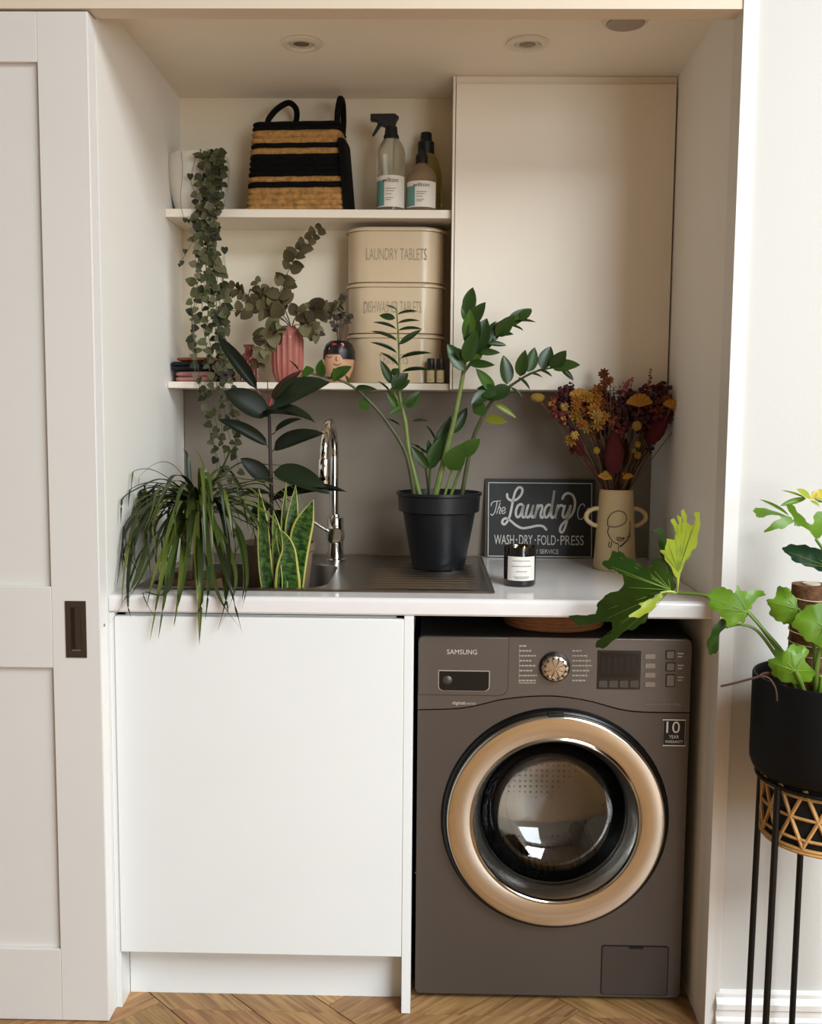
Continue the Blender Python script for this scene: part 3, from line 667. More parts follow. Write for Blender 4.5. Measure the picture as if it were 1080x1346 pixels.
MB().tube([(c.x + .004, Ys, SH1 + .006), (c.x + .006, Ys, SH1 + zz(176))], .002, 6).build('dip_tube', mat('dip_tube', '#d8d4c8', .3, trans=.4), t)
bottle_label(t, c.x, Ys, r_, SH1 + zz(268), SH1 + zz(227), r_ * .97)
# two soap bottles
Y1 = .548; s1 = ppm(Y1); c1 = at(553.5, 272, Y=Y1); h1 = lambda y: at(553, y, Y=Y1).z - at(553, 273, Y=Y1).z
t = thing('soap_bottle', 'short peach soap bottle with black cap and white label in front of the yellow one', 'bottle', (c1.x, Y1, SH1 + .0005)); b1 = (c1.x, Y1, SH1 + .0005); r1_ = 19.5 / s1
MB().lathe([(r1_ - .004, 0), (r1_, .004), (r1_, h1(229)), (r1_ * .93, h1(223)), (r1_ * .70, h1(215)), (r1_ * .36, h1(209)), (r1_ * .34, h1(207))], b1, 32).build('body', PETA, t)
MB().lathe([(r1_ * .40, h1(208)), (r1_ * .40, h1(198)), (r1_ * .30, h1(195)), (r1_ * .24, h1(190)), (r1_ * .1, h1(189))], b1, 20).build('cap', BLACKP, t)
bottle_label(t, c1.x, Y1, r1_, SH1 + h1(268), SH1 + h1(234), r1_ * .93)
Y2 = .626; s2 = ppm(Y2); c2 = at(559, 272, Y=Y2); h2 = lambda y: at(559, y, Y=Y2).z - at(559, 272, Y=Y2).z
t = thing('soap_bottle', 'rounded yellow bottle with black screw cap behind the peach soap bottle', 'bottle', (c2.x, Y2, SH1 + .0005)); b2 = (c2.x, Y2, SH1 + .0005); r2_ = 21.0 / s2
MB().lathe([(r2_ - .004, 0), (r2_, .004), (r2_, h2(222)), (r2_ * .93, h2(208)), (r2_ * .72, h2(193)), (r2_ * .45, h2(186)), (r2_ * .40, h2(183))], b2, 32).build('body', PETY, t)
MB().lathe([(r2_ * .50, h2(186)), (r2_ * .50, h2(171)), (r2_ * .36, h2(168)), (r2_ * .34, h2(159)), (r2_ * .30, h2(158))], b2, 24).build('cap', BLACKP, t)

# ------------------------------------------------------------------ string of hearts in a white pot
Yp = .584; sp = ppm(Yp); pc = at(261.5, 272, Y=Yp); hp_ = lambda y: at(261, y, Y=Yp).z - at(261, 271.5, Y=Yp).z
soh = thing('string_of_hearts', 'trailing string-of-hearts plant hanging from a round white pot on the upper shelf', 'plant', (pc.x, Yp, SH1 + .0005))
b3 = (pc.x, Yp, SH1 + .0005); rp = 39.5 / sp
MB().lathe([(rp * .60, 0), (rp * .72, .002), (rp * .82, hp_(256)), (rp * .94, hp_(236)), (rp, hp_(214)), (rp * .985, hp_(199)), (rp * .96, hp_(196)), (rp * .93, hp_(198)), (rp * .92, hp_(206)), (rp * .01, hp_(207))], b3, 40).build('pot', mat('white_ceramic', '#ddd6cb', .45, bump=.15, bscale=60), soh)
MB().lathe([(rp * .915, 0), (rp * .5, .006), (rp * .01, .008)], (pc.x, Yp, SH1 + hp_(206)), 28).build('soil', mat('soil', '#2a1f16', .95, bump=1, bscale=80), soh)
def heart_mesh(name, m):
    pts = [(0, 0), (.30, -.13), (.50, .10), (.46, .42), (.25, .76), (0, 1.0), (-.25, .76), (-.46, .42), (-.50, .10), (-.30, -.13)]
    return MB().add([(0, .35, -.06)] + [(x, y, .10 * abs(x) + .02) for x, y in pts], [(0, i + 1, (i + 1) % 10 + 1) for i in range(10)]).mesh(name, m, smooth=180, fix=False)
HEART = [heart_mesh('heart_leaf', mat('heart_leaf_%d' % i, cc, .6, rnd=.3, transl=.12, spec=.25)) for i, cc in enumerate(('#3f4226', '#515236', '#2f3220', '#5f5a44'))]
VINE = mat('vine_stem', '#5b5540', .6)
def cxp(y):   # centre line of the curtain of vines, in photo rows
    T = [(196, 277), (250, 275), (300, 270), (350, 273), (400, 274), (450, 276), (500, 280), (550, 291), (600, 300), (660, 306)]
    for (a, b), (c_, d) in zip(T, T[1:]):
        if y <= c_: return b + (d - b) * (y - a) / (c_ - a)
    return 303
def spread(y): return 14 + 9 * max(0, min(1, (y - 330) / 90)) - 8 * max(0, min(1, (y - 500) / 100))
stuff = MB(); nl = 0
ends = [640, 630, 600, 612, 585, 560, 625, 520, 545, 500, 470, 430, 598, 650, 470, 390, 360, 420]
for i, ye in enumerate(ends):
    off = random.uniform(-1, 1) if i > 1 else (-.9, .9)[i]; Yv = random.uniform(.455, .492); ph = random.uniform(0, 6); pts = []
    y = 198
    a0 = at(cxp(198) + off * 15, 197, Y=.505); a0.z = SH1 + hp_(196) + .002; a1 = a0 + Vector((0, .03, -.004))
    pts = [a1, a0]; y = 210; px_ = []
    while y < ye:
        x = cxp(y) + off * spread(y) + 3 * math.sin(y * .045 + ph); px_.append((x, y)); pts.append(at(x, y, Y=Yv)); y += 14
    MB().tube(pts, .0007, 4).build('vine', VINE, soh, smooth=60)
    y = random.uniform(200, 212); side = random.choice((-1, 1))
    while y < ye:
        x = cxp(y) + off * spread(y) + 3 * math.sin(y * .045 + ph); size = random.uniform(.015, .024) * (1 if y < 480 else .85)
        p = at(x, y, Y=Yv - .002); an = random.uniform(-.5, .5) + side * random.uniform(.4, 1.5)
        d = Vector((math.sin(an), random.uniform(-.5, .15), -math.cos(an) * .9)).normalized(); nrm = Vector((random.uniform(-.6, .6), -1, random.uniform(-.3, .9)))
        M = leafM(p, p + d * size, size * 1.05, nrm)
        if nl < 296: inst('heart_leaf', random.choice(HEART), M, soh); nl += 1
        else:
            me = HEART[0]; stuff.add([M @ v.co for v in me.vertices], [tuple(f.vertices) for f in me.polygons])
        side = -side; y += random.uniform(8, 26) if y > 300 else random.uniform(8, 17)
if stuff.v: stuff.build('small_leaves', MATS['heart_leaf_1'], soh, smooth=180, fix=False, kind='stuff')
for P in ([(238, 199), (240, 225), (237, 262), (242, 287), (248, 292), (256, 299), (259, 312)], [(259, 312), (250, 324), (243, 335), (236, 347)], [(258, 203), (252, 228), (251, 240), (255, 250)], [(294, 335), (296, 350), (295, 352), (290, 355)], [(293, 338), (293, 430)]):
    MB().tube(catmull([at(x, y, Y=.497 if y < 285 else .488) for x, y in P], 4), .0006, 4).build('vine', VINE, soh)
for x, y, r in ((250, 233, .016), (243, 290, .012), (248, 291, .010), (243, 331, .012), (239, 346, .012), (236, 349, .009), (295, 330, .018)):
    p = at(x, y, Y=.485); inst('heart_leaf', HEART[2], leafM(p + Vector((0, 0, r / 2)), p - Vector((0, 0, r / 2)), r, (.2, -1, .3)), soh)

# ================================================================== THINGS ON THE LOWER SHELF
TIN = mat('cream_enamel', '#c6b090', .28, var=.015, coat=.3)
TINK = mat('tin_print', '#94856b', .5)
def tins():
    Yf = .532; Yb_ = B - .004; cx = at(520, 400, Y=.59).x; hw = .1255; z = SH2 + .0006
    tops = [at(520, y, Y=Yf).z for y in (438.5, 371.5, 297.5)]
    def lp(hw_, z, gi=0): return [Vector((x, y, z)) for x, y in rrect(cx - hw_ + gi, cx + hw_ - gi, Yf + gi, Yb_ - gi, .062, 9)]
    for k, (tp, word, wpx, lpx, desc) in enumerate(zip(tops, ('TRINKETS', 'DISHWASHER TABLETS', 'LAUNDRY TABLETS'), (38, 74, 78), ((517, 472), (516, 403.5), (521, 334)), ('bottom', 'middle', 'top'))):
        t = thing('storage_tin', {'bottom': 'cream enamel storage tin lettered TRINKETS, lowest of the stack', 'middle': 'cream enamel storage tin lettered DISHWASHER TABLETS, middle of the stack', 'top': 'cream enamel storage tin lettered LAUNDRY TABLETS, top of the stack'}[desc], 'tin', (cx, .60, z), group='stacked cream tins')
        h2_ = hw - .004 + .0015 * k; lidh = .012
        bd = MB().loops([lp(h2_, z, .004), lp(h2_, z + .002, 0), lp(h2_, tp - lidh, 0), lp(h2_, tp - lidh + .001, .001)]).build('body', TIN, t, smooth=30)
        MB().loops([lp(h2_ + .0010, tp - lidh + .0012, .0), lp(h2_ + .0036, tp - lidh + .0016, -.0026), lp(h2_ + .0036, tp - .006, -.0026), lp(h2_ + .001, tp - .0012, .001), lp(h2_ - .010, tp - .0006, .010)]).build('lid', TIN, t, smooth=30)
        v = at(lpx[0], lpx[1], Y=Yf - .0006); ss = ppm(Yf)
        text_mb(word, wpx / ss, (15 if k else 13) / ss, lambda u, w: Vector((v.x + u, Yf - .0006, v.z + w))).build('lettering', TINK, bd, smooth=0, fix=False)
        z = tp
tins()
for k, px_ in enumerate((565.7, 578.3)):
    v = at(px_, 503, Y=.507); t = thing('oil_bottle', ('small oil bottle with black cap and cream label, left of the pair beside the tins', 'small oil bottle with black cap and cream label, right of the pair beside the cupboard')[k], 'bottle', (v.x, .515, SH2 + .0004), group='pair of oil bottles')
    q = 5.4 / ppm(.507); zb = SH2 + .0004; zc = SH2 + .0004 + (503 - 484) / ppm(.507); zd_ = SH2 + (503 - 470) / ppm(.507)
    bo = MB().lathe([(q * .9, 0), (q, .002), (q, zc - zb - .003), (q * .8, zc - zb)], (v.x, .518, zb), 20).build('body', mat('oil_amber', '#5a4326', .15), t)
    MB().lathe([(q * .88, 0), (q * .92, .002), (q * .92, zd_ - zc - .002), (q * .8, zd_ - zc)], (v.x, .518, zc - .0005), 20).build('cap', BLACKP, t)
    fn = surf(v.x, .518, lambda z: q, .0004); lb = patch(fn, -q * .92, q * .92, zb + .003, zc - .004).build('label', mat('label_cream', '#cdbb8e', .5), t, fix=False)
    fn2 = surf(v.x, .518, lambda z: q, .0008)
    patch(fn2, -q * .5, q * .5, zb + .009, zb + .0105, 4, 1).build('small_print', mat('print_soft', '#8a7f74', .6), lb, fix=False)
    stroke(MB(), [(-.002, zb + .020), (0, zb + .025), (.002, zb + .020)], .0009, fn2, 3, False).build('emblem', mat('print_soft', '#8a7f74', .6), lb, smooth=0, fix=False)
# pink ribbed vase
PINKG = mat('pink_glass', '#c4796c', .18, trans=.35, ior=1.3)
def fluted(name, label, cx, Y, prof, m, nf=18, depth=.06, zb=SH2 + .0004):
    t = thing(name, label, 'vase', (cx, Y, zb)); L = []
    for r, h in prof:
        L.append([Vector((cx + r * (1 - depth * abs(math.sin(a * nf / 2)) ** .6) * math.cos(a), Y + r * (1 - depth * abs(math.sin(a * nf / 2)) ** .6) * math.sin(a), zb + h)) for a in [2 * math.pi * i / (nf * 6) for i in range(nf * 6)]])
    MB().loops(L, True, False).build('body', m, t, smooth=60); return t
Yv_ = .545; sv = ppm(Yv_); vx = at(378, 500, Y=Yv_).x; r = 21.0 / sv; hv = lambda y: (501 - y) / sv
vprof = [(r * .62, 0), (r * .80, hv(497)), (r * .95, hv(488)), (r, hv(478)), (r, hv(446)), (r * .93, hv(437)), (r * .74, hv(432)), (r * .55, hv(430)), (r * .50, hv(428)), (r * .46, hv(430)), (r * .66, hv(436))]
fluted('ribbed_vase', 'tall pink ribbed glass vase holding dried eucalyptus', vx, Yv_, vprof, PINKG, depth=.09)
vb = at(327.5, 500, Y=.55); rb_ = 11 / ppm(.55); hb_ = lambda y: (502 - y) / ppm(.55)
t = thing('bud_vase', 'small pink glass bottle vase left of the ribbed vase', 'vase', (vb.x, .55, SH2 + .0004))
PGL = mat('pink_clear', '#c98078', .06, trans=.75, ior=1.4)
MB().lathe([(rb_ * .9, 0), (rb_, .003), (rb_, hb_(470)), (rb_ * .85, hb_(466)), (rb_ * .5, hb_(463)), (rb_ * .5, hb_(457)), (rb_ * .66, hb_(455)), (rb_ * .66, hb_(453)), (rb_ * .42, hb_(453)), (rb_ * .40, hb_(463)), (rb_ * .8, hb_(469)), (rb_ * .9, .006), (.0005, .006)], (vb.x, .55, SH2 + .0004), 26, cap1=False).build('body', PGL, t)
for k in range(8):
    a = 2 * math.pi * k / 8; MB().tube([(vb.x + rb_ * 1.0 * math.cos(a), .55 + rb_ * 1.0 * math.sin(a), SH2 + .004), (vb.x + rb_ * 1.0 * math.cos(a), .55 + rb_ * math.sin(a), SH2 + hb_(470))], .0011, 5).build('rib', PGL, t)
# folded cloths at the left end
def cloth(name, label, x0, x1, y0, y1, z0, z1, m, rz=0, folds=2):
    cx = (x0 + x1) / 2; cy = (y0 + y1) / 2; t = thing(name, label, 'cloth', (cx, cy, z0), (0, 0, R(rz)), local=True)
    n = folds; h = (z1 - z0) / n
    for k in range(n):
        hx = (x1 - x0) / 2 - random.uniform(0, .004); hy = (y1 - y0) / 2 - random.uniform(0, .004); L = []
        for f, i in ((.02, .006), (.2, .0015), (.5, 0), (.8, .0015), (.98, .006)):
            P = rrect(-hx + i, hx - i, -hy + i, hy - i, .014, 5)
            L.append([Vector((x, y, (k + f) * h + .0014 * math.sin(x * 55 + k) * (f - .02) * (1 - (k + f) / n * .2))) for x, y in P])
        MB().loops(L).build('fold', m, t, smooth=60)
    return t
xa = at(225, 490, Y=.53).x; xb = at(272, 490, Y=.53).x; xc = at(300, 490, Y=.53).x; za = SH2 + .0006
cloth('folded_cloth', 'dusty pink folded cloth lying on the left of the lower shelf', xa + .010, xb + .022, .512, .64, za, za + .026, mat('cloth_pink', '#a5716c', .9, bump=.5, bscale=120), 0, 2)
cloth('folded_cloth', 'black folded cloth on top of the pink one', xa - .001, xb + .02, .515, .645, za + .0275, za + .052, mat('cloth_black', '#17161a', .9, bump=.5, bscale=120), 0, 2)
cloth('folded_cloth', 'rust orange folded cloth at the top of the cloth stack', xa + .008, xc - .014, .53, .645, za + .0535, za + .063, mat('cloth_rust', '#9c5a32', .9, bump=.5, bscale=120), 0, 1)
cloth('folded_cloth', 'dark patterned folded cloth beside the pink one under the vines', xb + .026, xc + .004, .515, .63, za, za + .05, mat('cloth_dark', '#4a3c44', .9, col2='#2a2430', scale=70, bump=.5, bscale=120), 0, 3)

# head-shaped planter
Yh = .524; sh_ = ppm(Yh); hc = at(445.5, 500, Y=Yh); zh = SH2 + .0004; hh = lambda y: (501 - y) / sh_; rh = 20.0 / sh_
head = thing('head_planter', 'small head-shaped planter with black hair, red flower and closed eyes', 'planter', (hc.x, Yh, zh))
hprof = [(rh * .50, 0), (rh * .58, hh(499)), (rh * .70, hh(494)), (rh * .90, hh(484)), (rh, hh(471)), (rh * .97, hh(460)), (rh * .80, hh(451)), (rh * .55, hh(447)), (rh * .45, hh(447)), (rh * .42, hh(452))]
hb0 = MB().lathe(hprof, (hc.x, Yh, zh), 32).build('face', mat('planter_skin', '#d3a07c', .45), head)
def hr(z):
    q = z - zh
    for (a, b), (c_, d) in zip(hprof, hprof[1:]):
        if b <= q <= d: return a + (c_ - a) * (q - b) / max(1e-6, d - b)
    return rh * .5
fh = surf(hc.x, Yh, hr, .0010); fh2 = surf(hc.x, Yh, hr, .0018)
hv_ = MB()
L = []
for r0_, h0 in [(rr * 1.05, qq) for rr, qq in hprof[4:8]]:
    L.append([Vector((hc.x + r0_ * math.cos(a), Yh + r0_ * math.sin(a), zh + h0 + (.012 if math.sin(a) < -.5 and abs(math.cos(a) + .25) < .55 and h0 < hh(455) else 0))) for a in [2 * math.pi * i / 36 for i in range(36)]])
hv_.loops(L, False, False).build('hair', mat('planter_hair', '#120f10', .35), head, smooth=60)
MB().lathe([(rh * .5, 0), (rh * .3, .003), (.0005, .004)], (hc.x, Yh, zh + hh(448)), 20).build('soil', MATS['soil'], head)
def hpt(x, y): return ((x - 445.5) / sh_, zh + (501 - y) / sh_)
lines = MB()
for P in ([(431, 467), (435, 469.5), (438, 467)], [(451, 467), (455, 469), (459, 466)], [(426, 463), (435, 460), (445, 461.5), (455, 461), (463, 464)], [(440, 477), (445, 479), (450, 477)], [(444, 468), (443.5, 472.5), (445.5, 473)]):
    stroke(lines, [hpt(*q) for q in P], .0016, fh2, 4)
lines.build('drawn_features', INKD, hb0, smooth=0, fix=False)
for (x, y, r, cc) in ((441, 455, .0085, '#b3211c'), (449, 457, .0065, '#c8372c'), (451, 453, .005, '#d98a86'), (436, 458, .0045, '#c9a18a')):
    p = fh(*hpt(x, y)); fl = MB()
    for k in range(6):
        a = k * math.pi / 3; fl.blob(p + Vector((math.cos(a) * r * .55, -.001, math.sin(a) * r * .55)), r * .5, 1, 0, (1, .5, 1))
    fl.build('flower', mat('flower_' + cc[1:], cc, .5), head)

# ------------------------------------------------------------------ dried eucalyptus in the ribbed vase
def c6(x, y, Y=.53): return at(280 + .1852 * x, 290 + .1852 * y, Y=Y)
euc = thing('eucalyptus_stems', 'bunch of dried grey-green eucalyptus stems in the pink ribbed vase', 'dried foliage', (vx, Yv_, SH2 + .03))
EUM = [leaf_mesh('eucalyptus_leaf', mat('euc_%d' % i, cc, .7, rnd=.25, transl=.1, spec=.2), lambda t: ell(t, .6, .75), .25, .25, 6) for i, cc in enumerate(('#5e553a', '#4a412a', '#3c3422', '#6e664a'))]
EST = mat('euc_stem', '#4c4032', .7)
estems = [
 [(560, 1050), (555, 780), (500, 600), (480, 500), (520, 390), (575, 270), (620, 195), (690, 125), (770, 40)],
 [(558, 1050), (550, 780), (450, 660), (370, 590), (290, 560), (200, 500), (130, 480), (60, 490)],
 [(562, 1050), (560, 780), (590, 680), (660, 640), (740, 640), (800, 640), (860, 620), (900, 600)],
 [(557, 1050), (548, 775), (480, 760), (420, 800), (370, 860), (340, 950), (330, 1040)],
 [(560, 1050), (553, 775), (470, 640), (400, 560), (350, 500), (295, 410)],
 [(563, 1050), (562, 775), (620, 740), (700, 760), (760, 830)],
 [(556, 1050), (545, 775), (470, 690), (380, 640), (250, 640), (120, 640), (50, 650)]]
for k, P in enumerate(estems):
    Yk = [.53, .52, .515, .49, .54, .505, .50][k]; n = len(P)
    pts = catmull([c6(x, y, Yv_ if i < 2 else Yk) for i, (x, y) in enumerate(P)], 5)
    MB().tube(pts, [.0016 * (1 - .6 * i / len(pts)) for i in range(len(pts))], 5).build('stem', EST, euc)
    st = 9 if k != 3 else 8; side = 1
    cnt = int((len(pts) - st) * {0: .42, 1: .42, 2: .5, 3: .36, 4: .42, 5: .45, 6: .36}[k])
    for j in range(cnt):
        f = (j + .5) / cnt; i = min(len(pts) - 2, int(st + f * (len(pts) - st - 1))); p = pts[i]; tg_ = (pts[i + 1] - pts[i]).normalized()
        for sd in (1, -1):
            sz = random.uniform(.028, .044) * (1.1 - .5 * f) * (1.25 if k == 3 else 1)
            pr_ = Vector((-tg_.z, 0, tg_.x)) * sd
            d = (pr_ * random.uniform(.6, 1) + tg_ * random.uniform(.2, .9) + Vector((0, random.uniform(-.7, .3), random.uniform(-.5, .2)))).normalized()
            inst('leaf', random.choice(EUM[:2] if k in (0, 1, 4, 6) else EUM), leafM(p, p + d * sz, sz * random.uniform(.7, .95), Vector((random.uniform(-.7, .7), -1, random.uniform(-.6, .8)))), euc)
# dark sprig growing out of the head planter
spr = thing('dried_sprig', 'dark dried sprig standing in the head planter', 'dried foliage', (hc.x, Yh, zh + hh(449)))
DK = leaf_mesh('sprig_leaf', mat('sprig_dark', '#3a3126', .7, rnd=.25), lambda t: ell(t, .7, .8), .2, .2, 5)
for k, P in enumerate(([(444, 450), (443, 430), (442, 405)], [(446, 450), (447, 430), (449, 400), (453, 393)], [(445, 450), (440, 425), (434, 408)], [(447, 450), (452, 425), (459, 412)])):
    pts = catmull([at(x, y, Y=Yh - .005 * k) for x, y in P], 5); pts[0].z = zh + hh(449) + .001
    MB().tube(pts, .0011, 5).build('stem', mat('sprig_stem', '#33282a', .7), spr)
    for j in range(7):
        p = pts[min(len(pts) - 1, int(len(pts) * (.45 + .08 * j)))]; sz = random.uniform(.013, .022); d = Vector((random.uniform(-1, 1), random.uniform(-.6, .2), random.uniform(-.4, .8))).normalized()
        inst('leaf', DK, leafM(p, p + d * sz, sz * .75, Vector((random.uniform(-.5, .5), -1, .3))), spr)

# ================================================================== THINGS ON THE WORKTOP
# ------------------------------------------------------------------ laundry sign, leaning on the splashback
sgY = .628; ss = ppm(sgY); pA = at(637.5, 735.5, Y=sgY); pB = at(781, 737, Y=sgY); SWd = pB.x - pA.x; SHt = 104.0 / ss
lean = math.asin((B - .009 - .0015 - sgY - .006) / SHt)
sign = thing('laundry_sign', 'dark laundry sign with white lettering leaning on the splashback', 'sign', ((pA.x + pB.x) / 2, sgY, ZT + .0012), (-lean, 0, 0), local=True)
MB().box(-SWd / 2, SWd / 2, 0, .006, .0005, SHt).build('board', mat('sign_board', '#2e2e2d', .55, var=.08, scale=30), sign, smooth=0)
MB().box(-SWd / 2 - .0012, -SWd / 2, -.0003, .0065, .0005, SHt).build('edge', mat('sign_edge', '#5a4836', .6), sign, smooth=0)
SW_ = mat('sign_white', '#dedad2', .6, var=.06, scale=60)
def sg(x, y): return Vector(((x - 408) / 4.5 / ss, -.0006, (519 - y) / 4.5 / ss))
bd = MB()
for x0, y0, x1, y1 in ((98, 73, 716, 78), (98, 511, 716, 516), (98, 73, 102.5, 516), (711.5, 73, 716, 516)):
    bd.add([sg(x0, y1), sg(x1, y1), sg(x1, y0), sg(x0, y0)], [(0, 1, 2, 3)])
bd.build('border', SW_, sign, smooth=0, fix=False)
def strokes(name, Ls, w):
    m = MB()
    for P in Ls: stroke(m, P, w, sg, 6)
    return m.build(name, SW_, sign, smooth=0, fix=False)
strokes('lettering', [[(116, 214), (119, 198), (132, 189), (150, 186), (172, 184)], [(152, 187), (145, 225), (136, 255), (122, 270), (114, 262)], [(170, 196), (160, 225), (150, 260)], [(152, 248), (162, 226), (172, 224), (170, 240), (166, 258), (172, 260)], [(180, 246), (196, 240), (200, 228), (191, 222), (181, 235), (180, 252), (190, 260), (203, 248)]], 5.2)
strokes('lettering', [
 [(211, 142), (214, 165), (235, 181), (265, 176), (292, 150), (302, 120), (292, 103), (275, 106), (258, 132), (246, 180), (236, 235), (226, 278), (212, 308), (196, 324), (183, 315), (188, 296), (206, 288), (230, 300), (262, 326), (300, 345), (345, 340), (390, 330), (425, 333), (446, 354)],
 [(307, 212), (292, 202), (274, 215), (264, 245), (266, 272), (278, 280), (292, 264), (303, 232), (310, 206), (302, 245), (302, 274), (312, 281), (322, 270)],
 [(338, 206), (328, 240), (324, 268), (334, 281), (348, 268), (360, 236), (368, 206), (358, 245), (357, 273), (366, 281), (376, 268)],
 [(394, 206), (384, 248), (376, 284), (386, 244), (402, 214), (416, 208), (420, 224), (412, 256), (412, 276), (421, 282), (430, 270)],
 [(476, 214), (462, 203), (444, 216), (433, 246), (435, 272), (447, 280), (462, 262), (476, 222), (492, 118), (482, 190), (474, 245), (474, 274), (482, 282), (492, 272)],
 [(514, 206), (504, 248), (497, 286), (506, 244), (520, 214), (536, 206), (544, 214)],
 [(556, 208), (545, 244), (542, 268), (551, 280), (565, 266), (580, 232), (590, 206), (578, 260), (562, 320), (548, 358), (534, 368), (526, 352), (538, 322), (566, 294), (596, 262), (612, 222), (614, 178), (600, 146), (574, 134), (550, 146), (540, 168)]], 14)
strokes('lettering', [[(672, 214), (668, 200), (655, 198), (640, 216), (631, 248), (634, 278), (648, 290), (664, 280), (674, 262)], [(692, 238), (680, 244), (674, 262), (678, 280), (690, 284), (700, 268), (700, 248), (692, 238), (686, 230), (697, 222), (706, 226)]], 5.5)
def sgtext(body, x0, x1, y0, y1): return text_mb(body, (x1 - x0) / 4.5 / ss, (y1 - y0) / 4.5 / ss, lambda u, v: sg((x0 + x1) / 2, (y0 + y1) / 2) + Vector((u, 0, v))).build('lettering', SW_, sign, smooth=0, fix=False)
for wd_, a, b in (('WASH', 136, 254), ('DRY', 284, 364), ('FOLD', 394, 502), ('PRESS', 530, 668)): sgtext(wd_, a, b, 386, 444)
for x in (269, 380, 515): sgtext('.', x - 5, x + 5, 410, 420)
sgtext('SERVICE', 407, 519, 470, 496); sgtext('Y', 384, 396, 470, 496)

# ------------------------------------------------------------------ lit candle
cY = .190; cs = ppm(cY); cc_ = at(682.5, 768, Y=cY); cr0 = 21.3 / cs; cz = lambda y: ZT + .0005 + (769.5 - y) / cs
can = thing('candle', 'lit two-wick candle in a black glass jar with a white label', 'candle', (cc_.x, cY, ZT + .0005))
MB().lathe([(cr0 * .92, cz(769.5)), (cr0, cz(767)), (cr0, cz(719)), (cr0 * .98, cz(717.5)), (cr0 * .93, cz(719)), (cr0 * .93, cz(729)), (cr0 * .92, cz(729.5))], (cc_.x, cY, 0), 40, cap1=False).build('jar', mat('black_glass', '#0d0808', .08, coat=.5), can)
MB().lathe([(cr0 * .925, cz(731)), (cr0 * .925, cz(729)), (cr0 * .4, cz(729.6)), (.0005, cz(729.6))], (cc_.x, cY, 0), 32).build('wax', mat('wax', '#8a5a3a', .4), can)
fl_ = MB; FLAME = mat('flame', '#ffb060', .5, emit='#ff9a3c', estr=45.)
for dx in (-.011, .009):
    w0 = Vector((cc_.x + dx, cY - .004, cz(729.6))); MB().tube([w0, w0 + Vector((0, 0, .006))], .0008, 5).build('wick', BLACKP, can)
    MB().lathe([(.0006, 0), (.0026, .004), (.0022, .008), (.0004, .015)], w0 + Vector((0, 0, .004)), 10).build('flame', FLAME, can)
fc = surf(cc_.x, cY, lambda z: cr0, .0005); fc2 = surf(cc_.x, cY, lambda z: cr0, .0009)
lb = patch(fc, -cr0 * .80, cr0 * .84, cz(761), cz(729.5), 16).build('label', mat('label_white', '#e6e0d8', .5), can, fix=False)
for w, y in ((.70, 735), (.78, 742), (.44, 749), (.62, 756), (.5, 758)):
    mm = MB(); q = -cr0 * w * .75
    while q < cr0 * w * .75:
        l = random.uniform(.0012, .003); V = patch(fc2, q, q + l, cz(y + .55), cz(y - .55), 2, 1); mm.add(V.v, V.f); q += l + .0008
    mm.build('small_print', mat('print_candle', '#8d857d', .6), lb, smooth=0, fix=False)

# ------------------------------------------------------------------ cream vase with a line-drawn face and two handles
vY = .445; vs = ppm(vY); vc = at(807, 748, Y=vY); vz = lambda y: ZT + .0005 + (749 - y) / vs
vase = thing('face_vase', 'tapered cream ceramic vase with a line-drawn face and two loop handles', 'vase', (vc.x, vY, ZT + .0005))
CREAM = mat('cream_ceramic', '#c9b083', .5, var=.03, scale=40, bump=.08, bscale=80)
rb0, rt0 = 27.8 / vs, 21.8 / vs
vpro = [(rb0 * .93, vz(749)), (rb0, vz(746)), (rb0 + (rt0 - rb0) * .5, vz(696)), (rt0, vz(646)), (rt0 * .97, vz(643.5)), (rt0 * .88, vz(645)), (rt0 * .86, vz(670))]
vbody = MB().lathe(vpro, (vc.x, vY, 0), 44).build('body', CREAM, vase)
def vr(z): f = (z - vz(746)) / (vz(646) - vz(746)); return rb0 + (rt0 - rb0) * f
for sgn in (-1, 1):
    pts = catmull([(vc.x + sgn * (vr(vz(y)) + d / vs), vY - .002, vz(y)) for y, d in ((669, -2), (669.5, 6), (675, 14), (683, 14.5), (690, 6), (692, -2))], 5)
    MB().tube(pts, .0057, 10).build('handle', CREAM, vase)
def c4(x, y): return ((740 + .1852 * x - 807.5) / vs, vz(640 + .1852 * y))
fv = surf(vc.x, vY, vr, .0006); ln = MB()
for P in ([(292, 275), (290, 225), (315, 180), (360, 162), (400, 175), (418, 210), (410, 240), (380, 262), (335, 275), (300, 270)], [(300, 275), (290, 310), (305, 350), (330, 380), (365, 392)], [(445, 235), (448, 290), (435, 340), (405, 380), (370, 410)], [(345, 350), (370, 345), (385, 352), (405, 348), (395, 365), (370, 372), (352, 362)], [(352, 358), (375, 358), (400, 352)], [(303, 380), (298, 410), (312, 415), (316, 380)], [(362, 395), (365, 455)], [(448, 320), (445, 350), (400, 395), (372, 412)], [(420, 340), (440, 345)]):
    stroke(ln, [c4(*q) for q in P], .0021, fv, 5)
ln.build('line_drawing', mat('vase_ink', '#3a2320', .6), vbody, smooth=0, fix=False)

